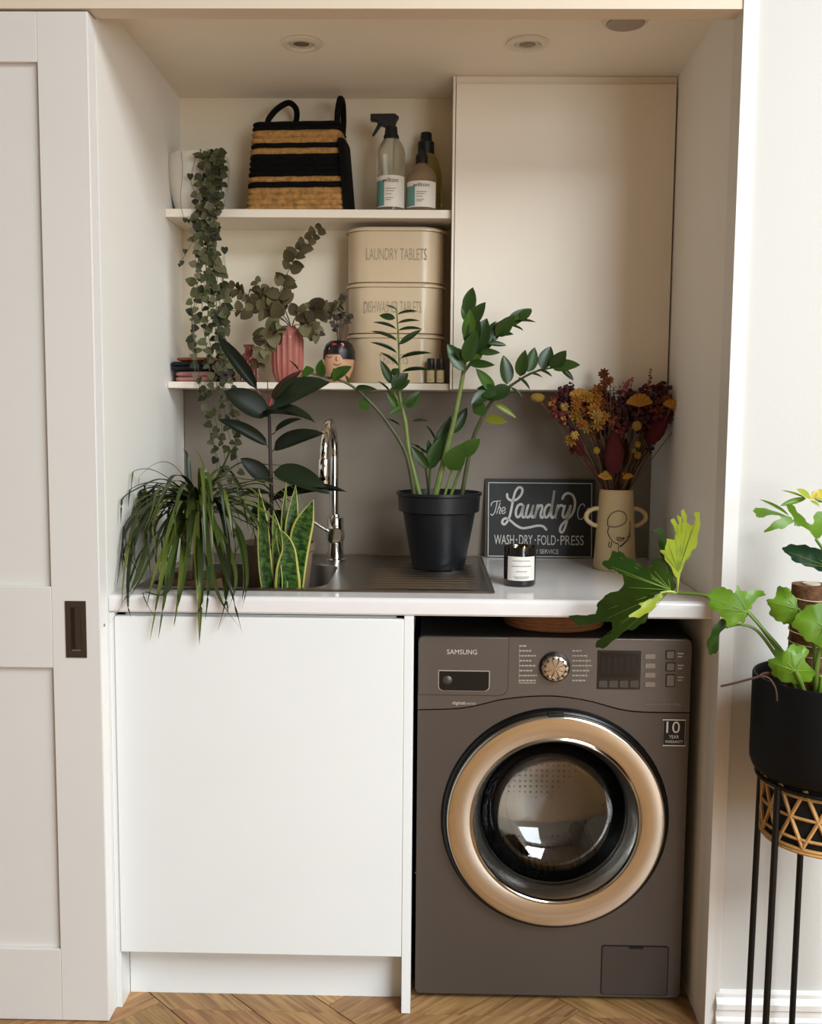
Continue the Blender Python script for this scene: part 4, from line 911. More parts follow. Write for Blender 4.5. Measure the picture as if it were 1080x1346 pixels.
# ------------------------------------------------------------------ dried flower bouquet
def c3(x, y, Y=vY): return at(690 + .2037 * x, 470 + .2037 * y, Y=Y)
bq = thing('dried_bouquet', 'dried bouquet of amber, burgundy and red flowers in the cream face vase', 'dried flowers', (vc.x, vY, vz(668)))
neck = Vector((vc.x, vY, vz(650)))
def petal_head(name, m, rings, r):
    mb = MB()
    for n, el, rr, w in rings:
        for k in range(n):
            a = 2 * math.pi * (k + random.uniform(-.2, .2)) / n; d = Vector((math.cos(a) * math.cos(el), math.sin(a) * math.cos(el), math.sin(el))); sd = Vector((-math.sin(a), math.cos(a), 0)); up = d.cross(sd)
            q = d * rr; mb.add([d * rr * .1, q * .6 + sd * w, q + up * -.08 * rr, q * .6 - sd * w, q * .55 - up * .1 * rr], [(0, 1, 4), (1, 2, 4), (2, 3, 4), (3, 0, 4)])
    mb.blob((0, 0, .12), .2, 1, .15); return mb.mesh(name, m, smooth=30, fix=False)
AMB = [petal_head('flower_head', mat('amber_%d' % i, c_, .7, rnd=.2), ((9, .15, 1, .2), (8, .6, .85, .18), (6, 1.05, .7, .15)), 1) for i, c_ in enumerate(('#8f5216', '#9c6a20', '#743a12', '#a8853e'))]
def floret(name, m):
    mb = MB()
    for k in range(14):
        v = Vector((random.gauss(0, .36), random.gauss(0, .36), random.gauss(0, .4))); mb.blob(v, random.uniform(.16, .32), 1, .2, (1, 1, .7))
    return mb.mesh(name, m, smooth=40, fix=False)
BUR = [floret('floret_cluster', mat('burg_%d' % i, c_, .8, rnd=.25)) for i, c_ in enumerate(('#5a1d1f', '#47181f', '#6d2320', '#3d1a26'))]
ORG_ = [floret('floret_cluster', mat('ochre_%d' % i, c_, .8, rnd=.2)) for i, c_ in enumerate(('#9a5a1c', '#7d3d18'))]
PNK = floret('floret_cluster', mat('pink_dry', '#a5605a', .8, rnd=.2)); PUR = floret('floret_cluster', mat('purple_dry', '#5a3a48', .8, rnd=.2)); WHF = floret('floret_cluster', mat('white_dry', '#a59c98', .8, rnd=.1))
BST = mat('dried_stem', '#6e5232', .8); BST2 = mat('dried_stem_dark', '#4a2a20', .8)
def bstem(p, m=BST, r=.0011):
    a = neck + Vector((random.uniform(-.018, .018), random.uniform(-.018, .018), -.035)); mid = a.lerp(p, .45) + Vector((0, 0, .008))
    b = neck + (p - neck) * .08; b.z = neck.z + .01; b.x = vc.x + max(-.03, min(.03, (p.x - vc.x) * .3))
    MB().tube(catmull([a, b, mid.lerp(b, .1), p], 4), r, 5).build('stem', m, bq)
def bhead(me, x, y, size, Y=None, nrm=None, name=None, stem=True, sy=None):
    Y = vY + random.uniform(-.05, .04) if Y is None else Y
    p = c3(x, y, Y)
    z = (nrm or Vector((random.uniform(-.5, .5), -1, random.uniform(-.1, .6)))).normalized(); M = Matrix.Translation(p) @ z.to_track_quat('Z', 'Y').to_matrix().to_4x4() @ Matrix.Diagonal((size, sy or size, size, 1))
    inst(name or me.name.split('.')[0], me, M, bq)
    if stem: bstem(p, random.choice((BST, BST2)))
for x, y, sz, k in ((325, 370, .022, 1), (440, 340, .021, 1), (395, 345, .018, 0), (470, 430, .02, 1), (400, 450, .018, 3), (365, 430, .017, 0), (330, 300, .016, 0), (450, 270, .022, 0), (490, 300, .018, 0), (460, 380, .019, 3), (520, 160, .017, 2), (470, 210, .02, 0), (300, 530, .019, 1), (255, 318, .012, 3), (340, 250, .02, 0), (400, 250, .018, 1), (430, 490, .014, 1), (320, 500, .012, 3), (508, 105, .016, 2), (548, 145, .012, 0), (375, 300, .02, 2), (510, 380, .016, 1), (910, 270, .014, 0)):
    bhead(AMB[k], x, y, sz, Y=vY - .045 + random.uniform(-.02, .02))
for k in range(120):
    x = random.uniform(230, 940); y = 200 + random.uniform(0, 1) ** .8 * 330 * (1 - abs(x - 590) / 800)
    if 250 < x < 520 and y < 470 and random.random() < .5: continue
    bhead(random.choice(BUR), x, y, random.uniform(.017, .030), Y=vY + random.uniform(-.03, .05), stem=k % 3 == 0)
for x, y, sz in ((295, 180, .013), (270, 195, .012), (885, 175, .014), (910, 200, .013), (880, 220, .016), (300, 600, .015), (350, 590, .015), (190, 270, .015), (170, 310, .013), (210, 240, .014)): bhead(random.choice(BUR), x, y, sz, Y=vY)
for x, y, sz in ((170, 300, .013), (310, 245, .018), (530, 290, .018), (560, 420, .015), (700, 350, .016), (820, 400, .018), (640, 760, .012), (240, 400, .012)): bhead(random.choice(ORG_), x, y, sz)
for x, y, sz in ((665, 170, .012), (650, 200, .016), (640, 235, .018), (690, 145, .009)): bhead(PNK, x, y, sz, Y=vY - .02)
for x, y, sz in ((590, 280, .02), (620, 330, .022), (600, 240, .017), (830, 250, .02), (860, 290, .02), (660, 300, .02), (540, 390, .018)): bhead(PUR, x, y, sz, Y=vY - .01)
for x, y, sz in ((572, 195, .010), (585, 245, .011), (555, 225, .009)): bhead(WHF, x, y, sz, Y=vY - .04)
for k in range(9): bhead(PNK if k % 2 else BUR[2], 795 + k * 2.5 + random.uniform(-6, 6), 230 - k * 19, .0085 - k * .0005, Y=vY - .01, stem=k == 0)
# bunny-tail shaped crimson heads
TEAR = MB().lathe([(.02, -1), (.30, -.85), (.46, -.45), (.50, -.1), (.40, .35), (.22, .75), (.02, 1)], (0, 0, 0), 14).mesh('crimson_head', mat('crimson', '#5e0c0e', .85, bump=1, bscale=250, rnd=.1), smooth=60)
def tear(x0, y0, x1, y1, wpx, Y):
    a, b = c3(x0, y0, Y), c3(x1, y1, Y); d = b - a; M = Matrix.Translation((a + b) / 2) @ d.to_track_quat('Z', 'Y').to_matrix().to_4x4() @ Matrix.Diagonal((wpx * .2037 / ppm(Y), wpx * .2037 / ppm(Y), d.length / 2, 1)); inst('crimson_head', TEAR, M, bq); bstem(a, BST2)
tear(570, 755, 572, 470, 125, vY - .055); tear(790, 560, 920, 360, 110, vY - .03); tear(370, 640, 290, 440, 70, vY - .03); tear(640, 700, 650, 520, 60, vY + .02)
# yellow fan, craspedia balls, cream bud, dark pod
FAN = MB().add([(0, 0, 0)] + [(math.sin(a) * (1 + .08 * (i % 2)), math.cos(a) * (1 + .08 * (i % 2)), .08 * (i % 2)) for i, a in enumerate([R(-75 + 150 * k / 14) for k in range(15)])], [(0, i + 1, i + 2) for i in range(14)]).mesh('fan_flower', mat('fan_yellow', '#a5741f', .75, rnd=.1), smooth=0, fix=False)
for (x, y, dx, dy, sz) in ((735, 320, 0, -1, .032), (350, 285, .3, -1, .030), (940, 330, .2, -1, .022), (510, 790, .2, -1, .018), (665, 785, -.2, -1, .014)):
    p = c3(x, y, vY - .05); tp = p + Vector((dx * sz, -.004, -dy * sz)); inst('fan_flower', FAN, leafM(p, tp, sz, Vector((0, -1, .25))), bq); bstem(p)
BALL = MB().blob((0, 0, 0), 1, 3, .05).mesh('button_flower', mat('button_yellow', '#b58f3a', .8, bump=1, bscale=300, rnd=.1), smooth=60)
for x, y, sz, Y in ((720, 440, .012, vY - .06), (1003, 412, .0125, vY - .02), (80, 258, .0115, vY - .02), (460, 600, .009, vY - .05), (725, 560, .008, vY - .05), (725, 630, .009, vY - .05), (520, 750, .008, vY - .05), (700, 600, .006, vY - .05)):
    inst('button_flower', BALL, Matrix.Translation(c3(x, y, Y)) @ Matrix.Diagonal((sz * (1.5 if x == 80 else 1), sz, sz, 1)), bq); bstem(c3(x, y, Y))
bhead(BUR[3], 805, 585, .016, Y=vY - .02)

# ================================================================== PLANTS ON THE SINK
SOIL = MATS['soil']
# ------------------------------------------------------------------ ZZ plant in black nursery pot
zY = .400; zs = ppm(zY); zc_ = at(576, 745, Y=zY); zh_ = lambda y: ZS + .0033 + (750.5 - y) / zs
zz_ = thing('zz_plant', 'tall ZZ plant with glossy leaflets in a black plastic pot on the drainer', 'plant', (zc_.x, zY, ZS + .0033))
rz0 = 55.0 / zs
POTB = mat('nursery_pot', '#15171b', .38, bump=.03, bscale=150)
MB().lathe([(rz0 * .60, zh_(750.5)), (rz0 * .635, zh_(747)), (rz0 * .87, zh_(677)), (rz0 * .965, zh_(675)), (rz0 * .985, zh_(655)), (rz0 * 1.02, zh_(653.5)), (rz0 * 1.02, zh_(650)), (rz0 * .97, zh_(650)), (rz0 * .93, zh_(668))], (zc_.x, zY, 0), 48).build('pot', POTB, zz_, smooth=35)
MB().lathe([(rz0 * .93, 0), (rz0 * .5, .006), (.0005, .008)], (zc_.x, zY, zh_(664)), 28).build('soil', SOIL, zz_)
def z3(x, y, Y=zY): return at(380 + .3889 * x, 360 + .3889 * y, Y=Y)
ZL = [leaf_mesh('leaf', mat('zz_leaf_%d' % i, c_, .34, rnd=.2, transl=.10), lambda t: ell(t, .75, .8), .10, .22, 8) for i, c_ in enumerate(('#2c4517', '#213812', '#3b5a1b', '#6f7622'))]
ZST = mat('zz_stem', '#6a7a3c', .45, var=.15, scale=40); ZSTD = mat('zz_stem_dark', '#4a4a2c', .5, var=.2, scale=40)
zstems = [([(490, 765), (520, 640), (560, 480), (590, 320), (600, 180), (612, 100)], .375, .345, .0075, .003, ZST),
 ([(587, 335), (640, 270), (700, 200), (770, 150), (812, 128)], .350, .34, .004, .0018, ZSTD),
 ([(580, 765), (615, 580), (650, 490), (690, 425), (740, 384), (800, 345), (850, 325), (925, 312)], .41, .35, .0055, .0018, ZSTD),
 ([(445, 765), (405, 600), (388, 480), (345, 385)], .40, .39, .0062, .0042, ZST),
 ([(388, 480), (372, 400), (372, 300), (368, 200), (362, 115)], .392, .36, .0042, .0014, ZST),
 ([(425, 765), (395, 610), (330, 500), (270, 430), (200, 372), (110, 345), (30, 325)], .39, .33, .0058, .0018, ZSTD),
 ([(520, 765), (545, 680), (560, 620)], .37, .36, .0038, .002, ZST),
 ([(470, 765), (478, 650), (500, 560)], .43, .44, .004, .002, ZST),
 ([(540, 765), (600, 600), (640, 520), (660, 470)], .43, .42, .0042, .002, ZST),
 ([(475, 765), (450, 600), (420, 575)], .42, .40, .003, .0015, ZSTD)]
for P, Ya, Yb2, ra, rb2, m in zstems:
    n = len(P); pts = catmull([z3(x, y, Ya + (Yb2 - Ya) * i / (n - 1)) for i, (x, y) in enumerate(P)], 6)
    MB().tube(pts, [ra + (rb2 - ra) * i / (len(pts) - 1) for i in range(len(pts))], 8).build('stem', m, zz_)
zleaves = [  # base x,y, tip x,y, width, depth, kind
 (605, 135, 619, 45, 42, .345, 0), (608, 180, 662, 95, 42, .343, 0), (600, 165, 600, 75, 34, .350, 2), (603, 240, 640, 150, 50, .342, 1), (600, 220, 612, 120, 40, .338, 2), (622, 268, 668, 150, 60, .340, 1), (590, 328, 535, 235, 46, .345, 0), (598, 300, 635, 190, 48, .336, 0), (595, 290, 560, 250, 28, .352, 1), (612, 300, 650, 240, 46, .338, 2),
 (672, 232, 700, 160, 44, .342, 1), (700, 210, 760, 140, 42, .340, 0), (735, 180, 818, 115, 40, .339, 0), (690, 215, 740, 150, 36, .345, 1), (760, 162, 833, 160, 13, .338, 1), (748, 176, 792, 190, 11, .338, 1), (708, 205, 757, 203, 17, .337, 1), (672, 236, 735, 241, 17, .338, 1), (640, 264, 712, 266, 21, .337, 0), (606, 302, 694, 308, 25, .336, 0), (655, 255, 690, 205, 30, .344, 1), (780, 150, 820, 122, 30, .338, 0),
 (735, 374, 725, 274, 44, .360, 0), (780, 346, 797, 258, 38, .357, 0), (806, 332, 830, 248, 38, .356, 0), (852, 322, 884, 244, 44, .352, 1), (882, 318, 936, 260, 42, .351, 1), (888, 318, 982, 306, 38, .350, 0), (915, 318, 962, 360, 18, .349, 1), (838, 324, 890, 346, 13, .352, 1), (808, 336, 856, 348, 14, .354, 1), (772, 350, 816, 391, 8, .355, 1), (690, 400, 632, 320, 34, .372, 2), (748, 384, 665, 425, 46, .355, 1), (700, 410, 635, 385, 46, .352, 1), (660, 440, 622, 470, 52, .350, 0), (672, 400, 615, 440, 40, .36, 1), (690, 440, 768, 486, 20, .385, 3), (662, 488, 736, 500, 30, .39, 3), (745, 384, 790, 420, 8, .36, 1),
 (362, 122, 326, 104, 9, .36, 1), (358, 150, 304, 140, 20, .358, 1), (366, 138, 432, 123, 11, .36, 1), (366, 168, 440, 155, 11, .361, 1), (368, 192, 450, 183, 15, .36, 1), (372, 238, 446, 188, 18, .36, 1), (362, 187, 284, 160, 9, .364, 1), (364, 227, 277, 190, 10, .366, 1), (364, 268, 275, 227, 10, .367, 1), (370, 312, 308, 262, 10, .37, 1), (375, 286, 480, 263, 13, .368, 1), (380, 332, 478, 320, 10, .37, 1), (346, 372, 308, 292, 26, .378, 1), (346, 384, 402, 335, 40, .372, 1), (350, 392, 408, 358, 36, .37, 0), (342, 402, 300, 360, 9, .38, 1), (352, 345, 370, 320, 30, .375, 0),
 (386, 442, 442, 398, 30, .38, 0), (382, 452, 338, 474, 18, .385, 2), (376, 458, 328, 395, 22, .40, 2), (372, 512, 332, 488, 14, .385, 1), (395, 450, 440, 420, 24, .39, 2),
 (62, 345, 58, 312, 42, .335, 2), (110, 348, 108, 290, 34, .337, 2), (140, 355, 210, 312, 34, .336, 0), (165, 358, 150, 320, 40, .338, 2), (268, 432, 236, 452, 40, .36, 2), (200, 372, 190, 340, 14, .35, 3), (225, 385, 295, 390, 18, .352, 1), (30, 325, 0, 290, 10, .33, 1),
 (470, 658, 414, 584, 30, .40, 0), (470, 612, 408, 568, 9, .41, 1), (492, 562, 464, 510, 16, .42, 1), (474, 660, 512, 552, 42, .40, 0), (498, 640, 545, 478, 48, .42, 1), (545, 540, 602, 452, 36, .40, 1), (540, 662, 585, 575, 62, .352, 2), (582, 612, 644, 558, 46, .35, 2), (500, 600, 530, 500, 34, .44, 0), (478, 640, 470, 560, 24, .43, 0), (415, 500, 470, 495, 7, .40, 1)]
for bx, by, tx_, ty_, w, Y, k in zleaves:
    a = z3(bx, by, Y); b = z3(tx_, ty_, Y - random.uniform(-.01, .03)); wd2 = w * 1.15 * .3889 / ppm(Y)
    nrm = Vector((random.uniform(-.35, .35), -1, random.uniform(.0, .5))) if w > 16 else Vector((random.uniform(-.2, .2), -.35, 1))
    if w <= 16: wd2 = max(wd2, .012)
    inst('leaf', ZL[k], leafM(a, b, wd2, nrm), zz_)

# ------------------------------------------------------------------ rubber plant in a tan pot standing in the sink bowl
ZBW = ZS - .155
rY = .300; rs = ppm(rY); rim_z = at(400, 713, Y=rY).z; RPX = at(366, 713, Y=rY).x; RR = .088
rub = thing('rubber_plant', 'burgundy rubber plant with broad dark leaves in a tan pot in the sink', 'plant', (RPX, rY, ZBW + .001))
MB().lathe([(RR * .66, 0), (RR * .68, .003), (RR * .93, rim_z - ZBW - .018), (RR * .98, rim_z - ZBW - .017), (RR, rim_z - ZBW), (RR * .95, rim_z - ZBW), (RR * .9, rim_z - ZBW - .02)], (RPX, rY, ZBW + .001), 36).build('pot', mat('tan_pot', '#7d6a55', .6, var=.08, scale=20), rub, smooth=35)
MB().lathe([(RR * .91, 0), (RR * .5, .004), (.0005, .006)], (RPX, rY, rim_z - .018), 28).build('soil', SOIL, rub)
def r2(x, y, Y=rY): return at(130 + .398 * x, 440 + .398 * y, Y=Y)
RL = [leaf_mesh('leaf', mat('rubber_leaf_%d' % i, c_, .45, var=.1, scale=3, spec=.22), lambda t: ell(t, .62, .85), .16, .28, 10, .3) for i, c_ in enumerate(('#171d12', '#1f2816', '#33211a'))]
RED = mat('red_sheath', '#8a2a22', .4)
MB().tube(catmull([r2(568, 690), r2(570, 560), r2(566, 420), r2(563, 300), r2(560, 240)], 6), [.0052 - .0016 * i / 24 for i in range(25)], 10).build('stem', mat('rubber_stem', '#33251f', .6, var=.2, scale=50), rub)
MB().tube(catmull([r2(562, 240), r2(572, 205), r2(590, 165)], 5), [.0045, .0042, .004, .0036, .0034, .003, .0028, .0024, .002, .0012, .0008], 8).build('leaf_sheath', RED, rub, label='red leaf sheath')
for bx, by, tx_, ty_, w, dy, k, nz in ((578, 236, 748, 148, 86, -.045, 1, .55), (556, 268, 418, 182, 84, -.03, 0, .5), (522, 180, 392, 2, 46, .0, 0, .25), (572, 215, 662, 118, 34, -.02, 2, .3), (538, 262, 706, 266, 44, -.075, 1, 1.6), (582, 322, 664, 272, 26, -.01, 0, .9), (578, 380, 732, 318, 58, -.04, 0, .55), (556, 366, 398, 274, 44, -.03, 0, .6), (578, 452, 756, 512, 78, -.05, 1, .6), (560, 484, 472, 408, 58, -.03, 0, .5), (572, 548, 806, 496, 26, -.04, 0, 1.2), (560, 526, 466, 524, 18, -.06, 0, 1.5), (568, 590, 640, 640, 50, -.05, 0, .8), (565, 560, 500, 610, 50, -.06, 0, .8)):
    a = r2(bx, by); st0 = r2(564, by + 12); b = r2(tx_, ty_, rY + dy)
    if k != 2: MB().tube([st0, a], .0018, 6).build('petiole', mat('rubber_petiole', '#5a332b', .5), rub)
    inst('leaf', RL[k], leafM(a, b, w * .398 / rs, Vector((random.uniform(-.15, .15), -1, nz))), rub)
MB().tube([r2(522, 180), r2(545, 225), r2(561, 260)], .0019, 6).build('petiole', MATS['rubber_petiole'], rub)
MB().tube([r2(556, 150, rY - .01), r2(558, 190, rY - .005), r2(561, 240)], [.0008, .0014, .002], 6).build('leaf_bud', MATS['rubber_petiole'], rub)

# ------------------------------------------------------------------ snake plant
def snake_mat():
    m = mat('snake_leaf', '#2d5024', .35); nt = m.node_tree; N = nt.nodes; K = nt.links; p = N['Principled BSDF']
    uv = N.new('ShaderNodeUVMap'); sx = N.new('ShaderNodeSeparateXYZ'); K.new(uv.outputs[0], sx.inputs[0])
    mp = N.new('ShaderNodeMapping'); mp.inputs['Scale'].default_value = (2.5, 26, 1); K.new(uv.outputs[0], mp.inputs[0])
    nz = N.new('ShaderNodeTexNoise'); nz.inputs['Scale'].default_value = 1.0; nz.inputs['Detail'].default_value = 4; nz.inputs['Distortion'].default_value = .6; K.new(mp.outputs[0], nz.inputs['Vector'])
    cr = N.new('ShaderNodeValToRGB'); cr.color_ramp.elements[0].position = .40; cr.color_ramp.elements[0].color = lin('#1c3416'); cr.color_ramp.elements[1].position = .62; cr.color_ramp.elements[1].color = lin('#4b6b2a'); K.new(nz.outputs[0], cr.inputs[0])
    s1 = N.new('ShaderNodeMath'); s1.operation = 'SUBTRACT'; s1.inputs[1].default_value = .5; K.new(sx.outputs[0], s1.inputs[0])
    ab = N.new('ShaderNodeMath'); ab.operation = 'ABSOLUTE'; K.new(s1.outputs[0], ab.inputs[0])
    gt = N.new('ShaderNodeMath'); gt.operation = 'GREATER_THAN'; gt.inputs[1].default_value = .41; K.new(ab.outputs[0], gt.inputs[0])
    mx = N.new('ShaderNodeMix'); mx.data_type = 'RGBA'; mx.inputs[7].default_value = lin('#b5ae5a'); K.new(gt.outputs[0], mx.inputs[0]); K.new(cr.outputs[0], mx.inputs[6]); K.new(mx.outputs[2], p.inputs['Base Color']); return m
SNK = snake_mat()
kY = .155; kx = at(383, 770, Y=kY).x
snk = thing('snake_plant', 'yellow-edged snake plant standing in the right front of the sink', 'plant', (kx, kY, ZBW + .001))
MB().lathe([(.028, 0), (.030, .002), (.038, .085), (.040, .085), (.040, .098), (.037, .098), (.035, .085)], (kx, kY, ZBW + .001), 28).build('pot', mat('snake_pot', '#4a3a30', .7), snk, smooth=35)
MB().lathe([(.0355, 0), (.0005, .004)], (kx, kY, ZBW + .086), 20).build('soil', SOIL, snk)
def k8(x, y, Y=kY): return at(300 + .1481 * x, 620 + .1481 * y, Y=Y)
def snake_leaf(P, Ws, Y0, Y1, tw0=0, tw1=0):
    n = len(P); C = catmull([k8(x, y, Y0 + (Y1 - Y0) * i / (n - 1)) for i, (x, y) in enumerate(P)], 5); m = len(C); V = []; UV = []
    wl = catmull([(w, 0, 0) for w in Ws], 5)
    for i, c_ in enumerate(C):
        t_ = (C[min(i + 1, m - 1)] - C[max(i - 1, 0)]).normalized(); tw = R(tw0 + (tw1 - tw0) * i / (m - 1)); side = t_.cross(Vector((0, -1, 0))).normalized() * -1
        nn = t_.cross(side).normalized(); sd = side * math.cos(tw) + nn * math.sin(tw); nf = t_.cross(sd).normalized()
        if nf.y > 0: nf = -nf
        w = max(0.6, wl[min(i, len(wl) - 1)].x) * .1481 / ppm(Y0)
        for j in range(7):
            u = j / 6; V.append(c_ + sd * (u - .5) * w - nf * (4 * (u - .5) ** 2 - 1) * w * -.10); UV.append((u, i / (m - 1)))
    Fc = [(i * 7 + j, i * 7 + j + 1, (i + 1) * 7 + j + 1, (i + 1) * 7 + j) for i in range(m - 1) for j in range(6)]
    o = MB().add(V, Fc).build('leaf', SNK, snk, smooth=180, fix=False); ul = o.data.uv_layers.new(name='uv')
    for l in o.data.loops: ul.data[l.index].uv = UV[l.vertex_index]
    sm = o.modifiers.new('thickness', 'SOLIDIFY'); sm.thickness = .0018
snake_leaf([(500, 1330), (525, 1050), (525, 860), (535, 700), (505, 590), (462, 512)], [150, 235, 205, 130, 70, 4], .150, .118, 0, 10)
snake_leaf([(560, 1330), (600, 1000), (620, 760), (645, 560), (690, 420), (757, 248)], [150, 150, 175, 200, 160, 4], .165, .150, 0, -15)
snake_leaf([(520, 1330), (550, 900), (560, 600), (565, 450), (580, 300), (598, 118)], [110, 130, 130, 120, 80, 4], .178, .185, 0, 12)
snake_leaf([(480, 1330), (490, 900), (486, 500), (498, 300), (515, 88)], [50, 60, 50, 42, 3], .185, .195, 30, 30)
snake_leaf([(430, 1330), (350, 1000), (320, 720), (310, 480), (290, 300), (270, 150)], [120, 130, 125, 100, 60, 3], .160, .150, 5, -12)
snake_leaf([(460, 1330), (450, 900), (440, 640), (420, 480), (400, 345)], [100, 120, 110, 70, 3], .175, .18, 10, 0)
snake_leaf([(470, 1330), (500, 1000), (470, 760), (440, 620), (420, 540)], [60, 70, 50, 34, 3], .14, .145, 40, 60)

# ------------------------------------------------------------------ grassy arching plant at the left of the sink
gY = .215; gx = at(258, 740, Y=gY).x
spd = thing('arching_plant', 'grassy plant with long arching strap leaves spilling over the sink front', 'plant', (gx, gY, ZBW + .001))
MB().lathe([(.052, 0), (.054, .003), (.072, .135), (.076, .137), (.076, .160), (.070, .160), (.068, .14)], (gx, gY, ZBW + .001), 32).build('pot', mat('brown_pot', '#6b4b35', .65), spd, smooth=35)
MB().lathe([(.0685, 0), (.0005, .005)], (gx, gY, ZBW + .142), 24).build('soil', SOIL, spd)
GM = [mat('grass_%d' % i, c_, .38, rnd=.22, transl=.12) for i, c_ in enumerate(('#3c4a1c', '#2c3a18', '#4a5a20', '#606826', '#222c14'))]
crown = at(262, 672, Y=gY)
MB().tube([(gx, gY, ZBW + .14), (crown.x, gY, crown.z - .01)], [.012, .009], 10).build('stem', mat('grass_stem', '#5a5a34', .6), spd)
random.seed(21)
def keep(p):
    p = p.copy(); p.x = max(p.x, .010)
    inb = bx0 + .015 < p.x < bx1 - .015 and by0 + .005 < p.y < by1 - .01
    if p.y > -.008 and p.z < ZS + .004 and not inb:
        if p.y < .02 and p.z < ZT - .01: p.y = -.010
        else: p.z = ZS + .004
    if p.y > B - .02: p.y = B - .02
    return p
def blade(pts, w, m):
    P = [keep(q) for q in catmull(pts, 6)]; n = len(P); V = []
    for i, c_ in enumerate(P):
        t_ = (P[min(i + 1, n - 1)] - P[max(i - 1, 0)]).normalized(); f = i / (n - 1); ww = w * min(1, .55 + f * 2) * min(1, (1 - f) * 2.2 + .02)
        sd = t_.cross(Vector((0, 0, 1)));
        if sd.length < .25: sd = sd + Vector((.6, .3, 0))
        sd.normalize(); up = sd.cross(t_).normalized(); V += [c_ - sd * ww / 2 + up * ww * .18, c_, c_ + sd * ww / 2 + up * ww * .18]
    Fc = [(i * 3 + j, i * 3 + j + 1, i * 3 + j + 4, i * 3 + j + 3) for i in range(n - 1) for j in (0, 1)]
    MB().add(V, Fc).build('leaf', m, spd, smooth=180, fix=False)
def hang(py):   # how far a drooping leaf has come forward by a given photo row
    T = [(640, .17), (690, .15), (720, .09), (745, .03), (765, -.014), (900, -.022)]
    if py <= 640: return .17
    for (a, b), (c_, d) in zip(T, T[1:]):
        if py <= c_: return b + (d - b) * (py - a) / (c_ - a)
    return -.022
drops = [[(258, 668), (238, 650), (222, 690), (214, 750), (205, 800), (197, 842)], [(260, 668), (250, 655), (243, 700), (236, 770), (229, 824)], [(262, 668), (258, 660), (258, 710), (261, 780), (262, 848)], [(264, 668), (272, 655), (281, 700), (300, 765), (318, 832)],
 [(264, 668), (280, 655), (297, 700), (300, 770), (286, 830)], [(258, 668), (230, 655), (200, 700), (180, 760), (163, 790), (147, 817)], [(257, 668), (225, 650), (192, 680), (172, 730), (168, 790), (172, 812)], [(262, 668), (266, 655), (272, 710), (274, 770), (270, 815)], [(258, 668), (240, 662), (230, 720), (218, 780), (188, 780), (205, 815)],
 [(264, 668), (284, 660), (312, 700), (322, 750), (318, 790)], [(260, 668), (247, 660), (226, 700), (205, 750), (192, 800)], [(262, 668), (270, 662), (290, 720), (296, 780), (300, 805)]]
for P in drops: blade([at(x, y, Y=hang(y)) for x, y in P], random.uniform(6.5, 9.5) / ppm(.1), random.choice(GM))
# leaves read off the photograph (root, bend, tip rows) at their own depth
spec = [ # [(px,py)...], depth start, depth end, width px
 ([(262, 690), (235, 640), (200, 618), (172, 622), (153, 648)], .20, .14, 5), ([(262, 690), (240, 650), (205, 655), (178, 690), (150, 720), (150, 770)], .20, .03, 5.5),
 ([(262, 690), (225, 660), (185, 690), (165, 740), (160, 800)], .20, -.03, 5.5), ([(262, 690), (240, 670), (205, 720), (180, 770), (148, 815)], .20, -.05, 5),
 ([(262, 690), (246, 680), (226, 730), (216, 790), (208, 840)], .19, -.04, 7), ([(262, 690), (255, 690), (245, 740), (235, 790), (228, 822)], .19, -.03, 6.5),
 ([(262, 690), (262, 700), (264, 750), (264, 800), (262, 846)], .18, -.04, 7.5), ([(262, 690), (268, 690), (276, 740), (290, 790), (318, 828)], .18, -.045, 7), ([(262, 690), (275, 680), (300, 720), (310, 770), (287, 828)], .18, -.04, 6),
 ([(262, 690), (285, 670), (315, 700), (325, 760), (318, 800)], .20, .02, 6.5), ([(262, 690), (285, 650), (320, 640), (345, 655), (370, 690)], .21, .12, 5.5), ([(262, 690), (280, 640), (300, 600), (300, 585)], .22, .2, 7),
 ([(262, 690), (250, 640), (246, 600), (240, 590)], .22, .24, 7), ([(262, 690), (270, 630), (262, 600), (254, 590)], .21, .22, 6), ([(262, 690), (290, 650), (330, 649), (380, 650)], .24, .2, 5),
 ([(262, 690), (250, 640), (225, 610), (200, 612), (170, 640)], .22, .2, 5), ([(262, 690), (235, 650), (210, 640), (180, 640), (162, 650)], .24, .25, 5), ([(262, 690), (230, 680), (190, 720), (172, 760), (168, 772)], .2, .1, 6)]
for P, y0, y1, w in spec:
    n = len(P); blade([at(x, y if y != 690 else 672, Y=(y0 + (y1 - y0) * (i / (n - 1)) ** 1.2) if P[-1][1] < 780 else hang(y)) for i, (x, y) in enumerate(P)], w / ppm(.15), random.choice(GM))
for k in range(100):
    az = random.uniform(-math.pi * 1.08, math.pi * .08) if k % 5 else random.uniform(0, math.pi); L_ = random.uniform(.18, .36); el = random.uniform(.35, 1.25)
    if math.cos(az) < -.5: L_ *= .85
    root = crown + Vector((math.cos(az) * .008, math.sin(az) * .008, random.uniform(-.02, .03))); pts = []
    for i in range(6):
        s_ = L_ * i / 5; ang = el - 2.7 * (i / 5) ** 1.25 * (.6 + .4 * random.random() if i else 1)
        if i == 0: p = root
        else: p = pts[-1] + Vector((math.cos(az) * math.cos(ang), math.sin(az) * math.cos(ang), math.sin(ang))) * L_ / 5
        pts.append(p)
    blade(pts, random.uniform(.0075, .013), random.choice(GM))
random.seed(5)

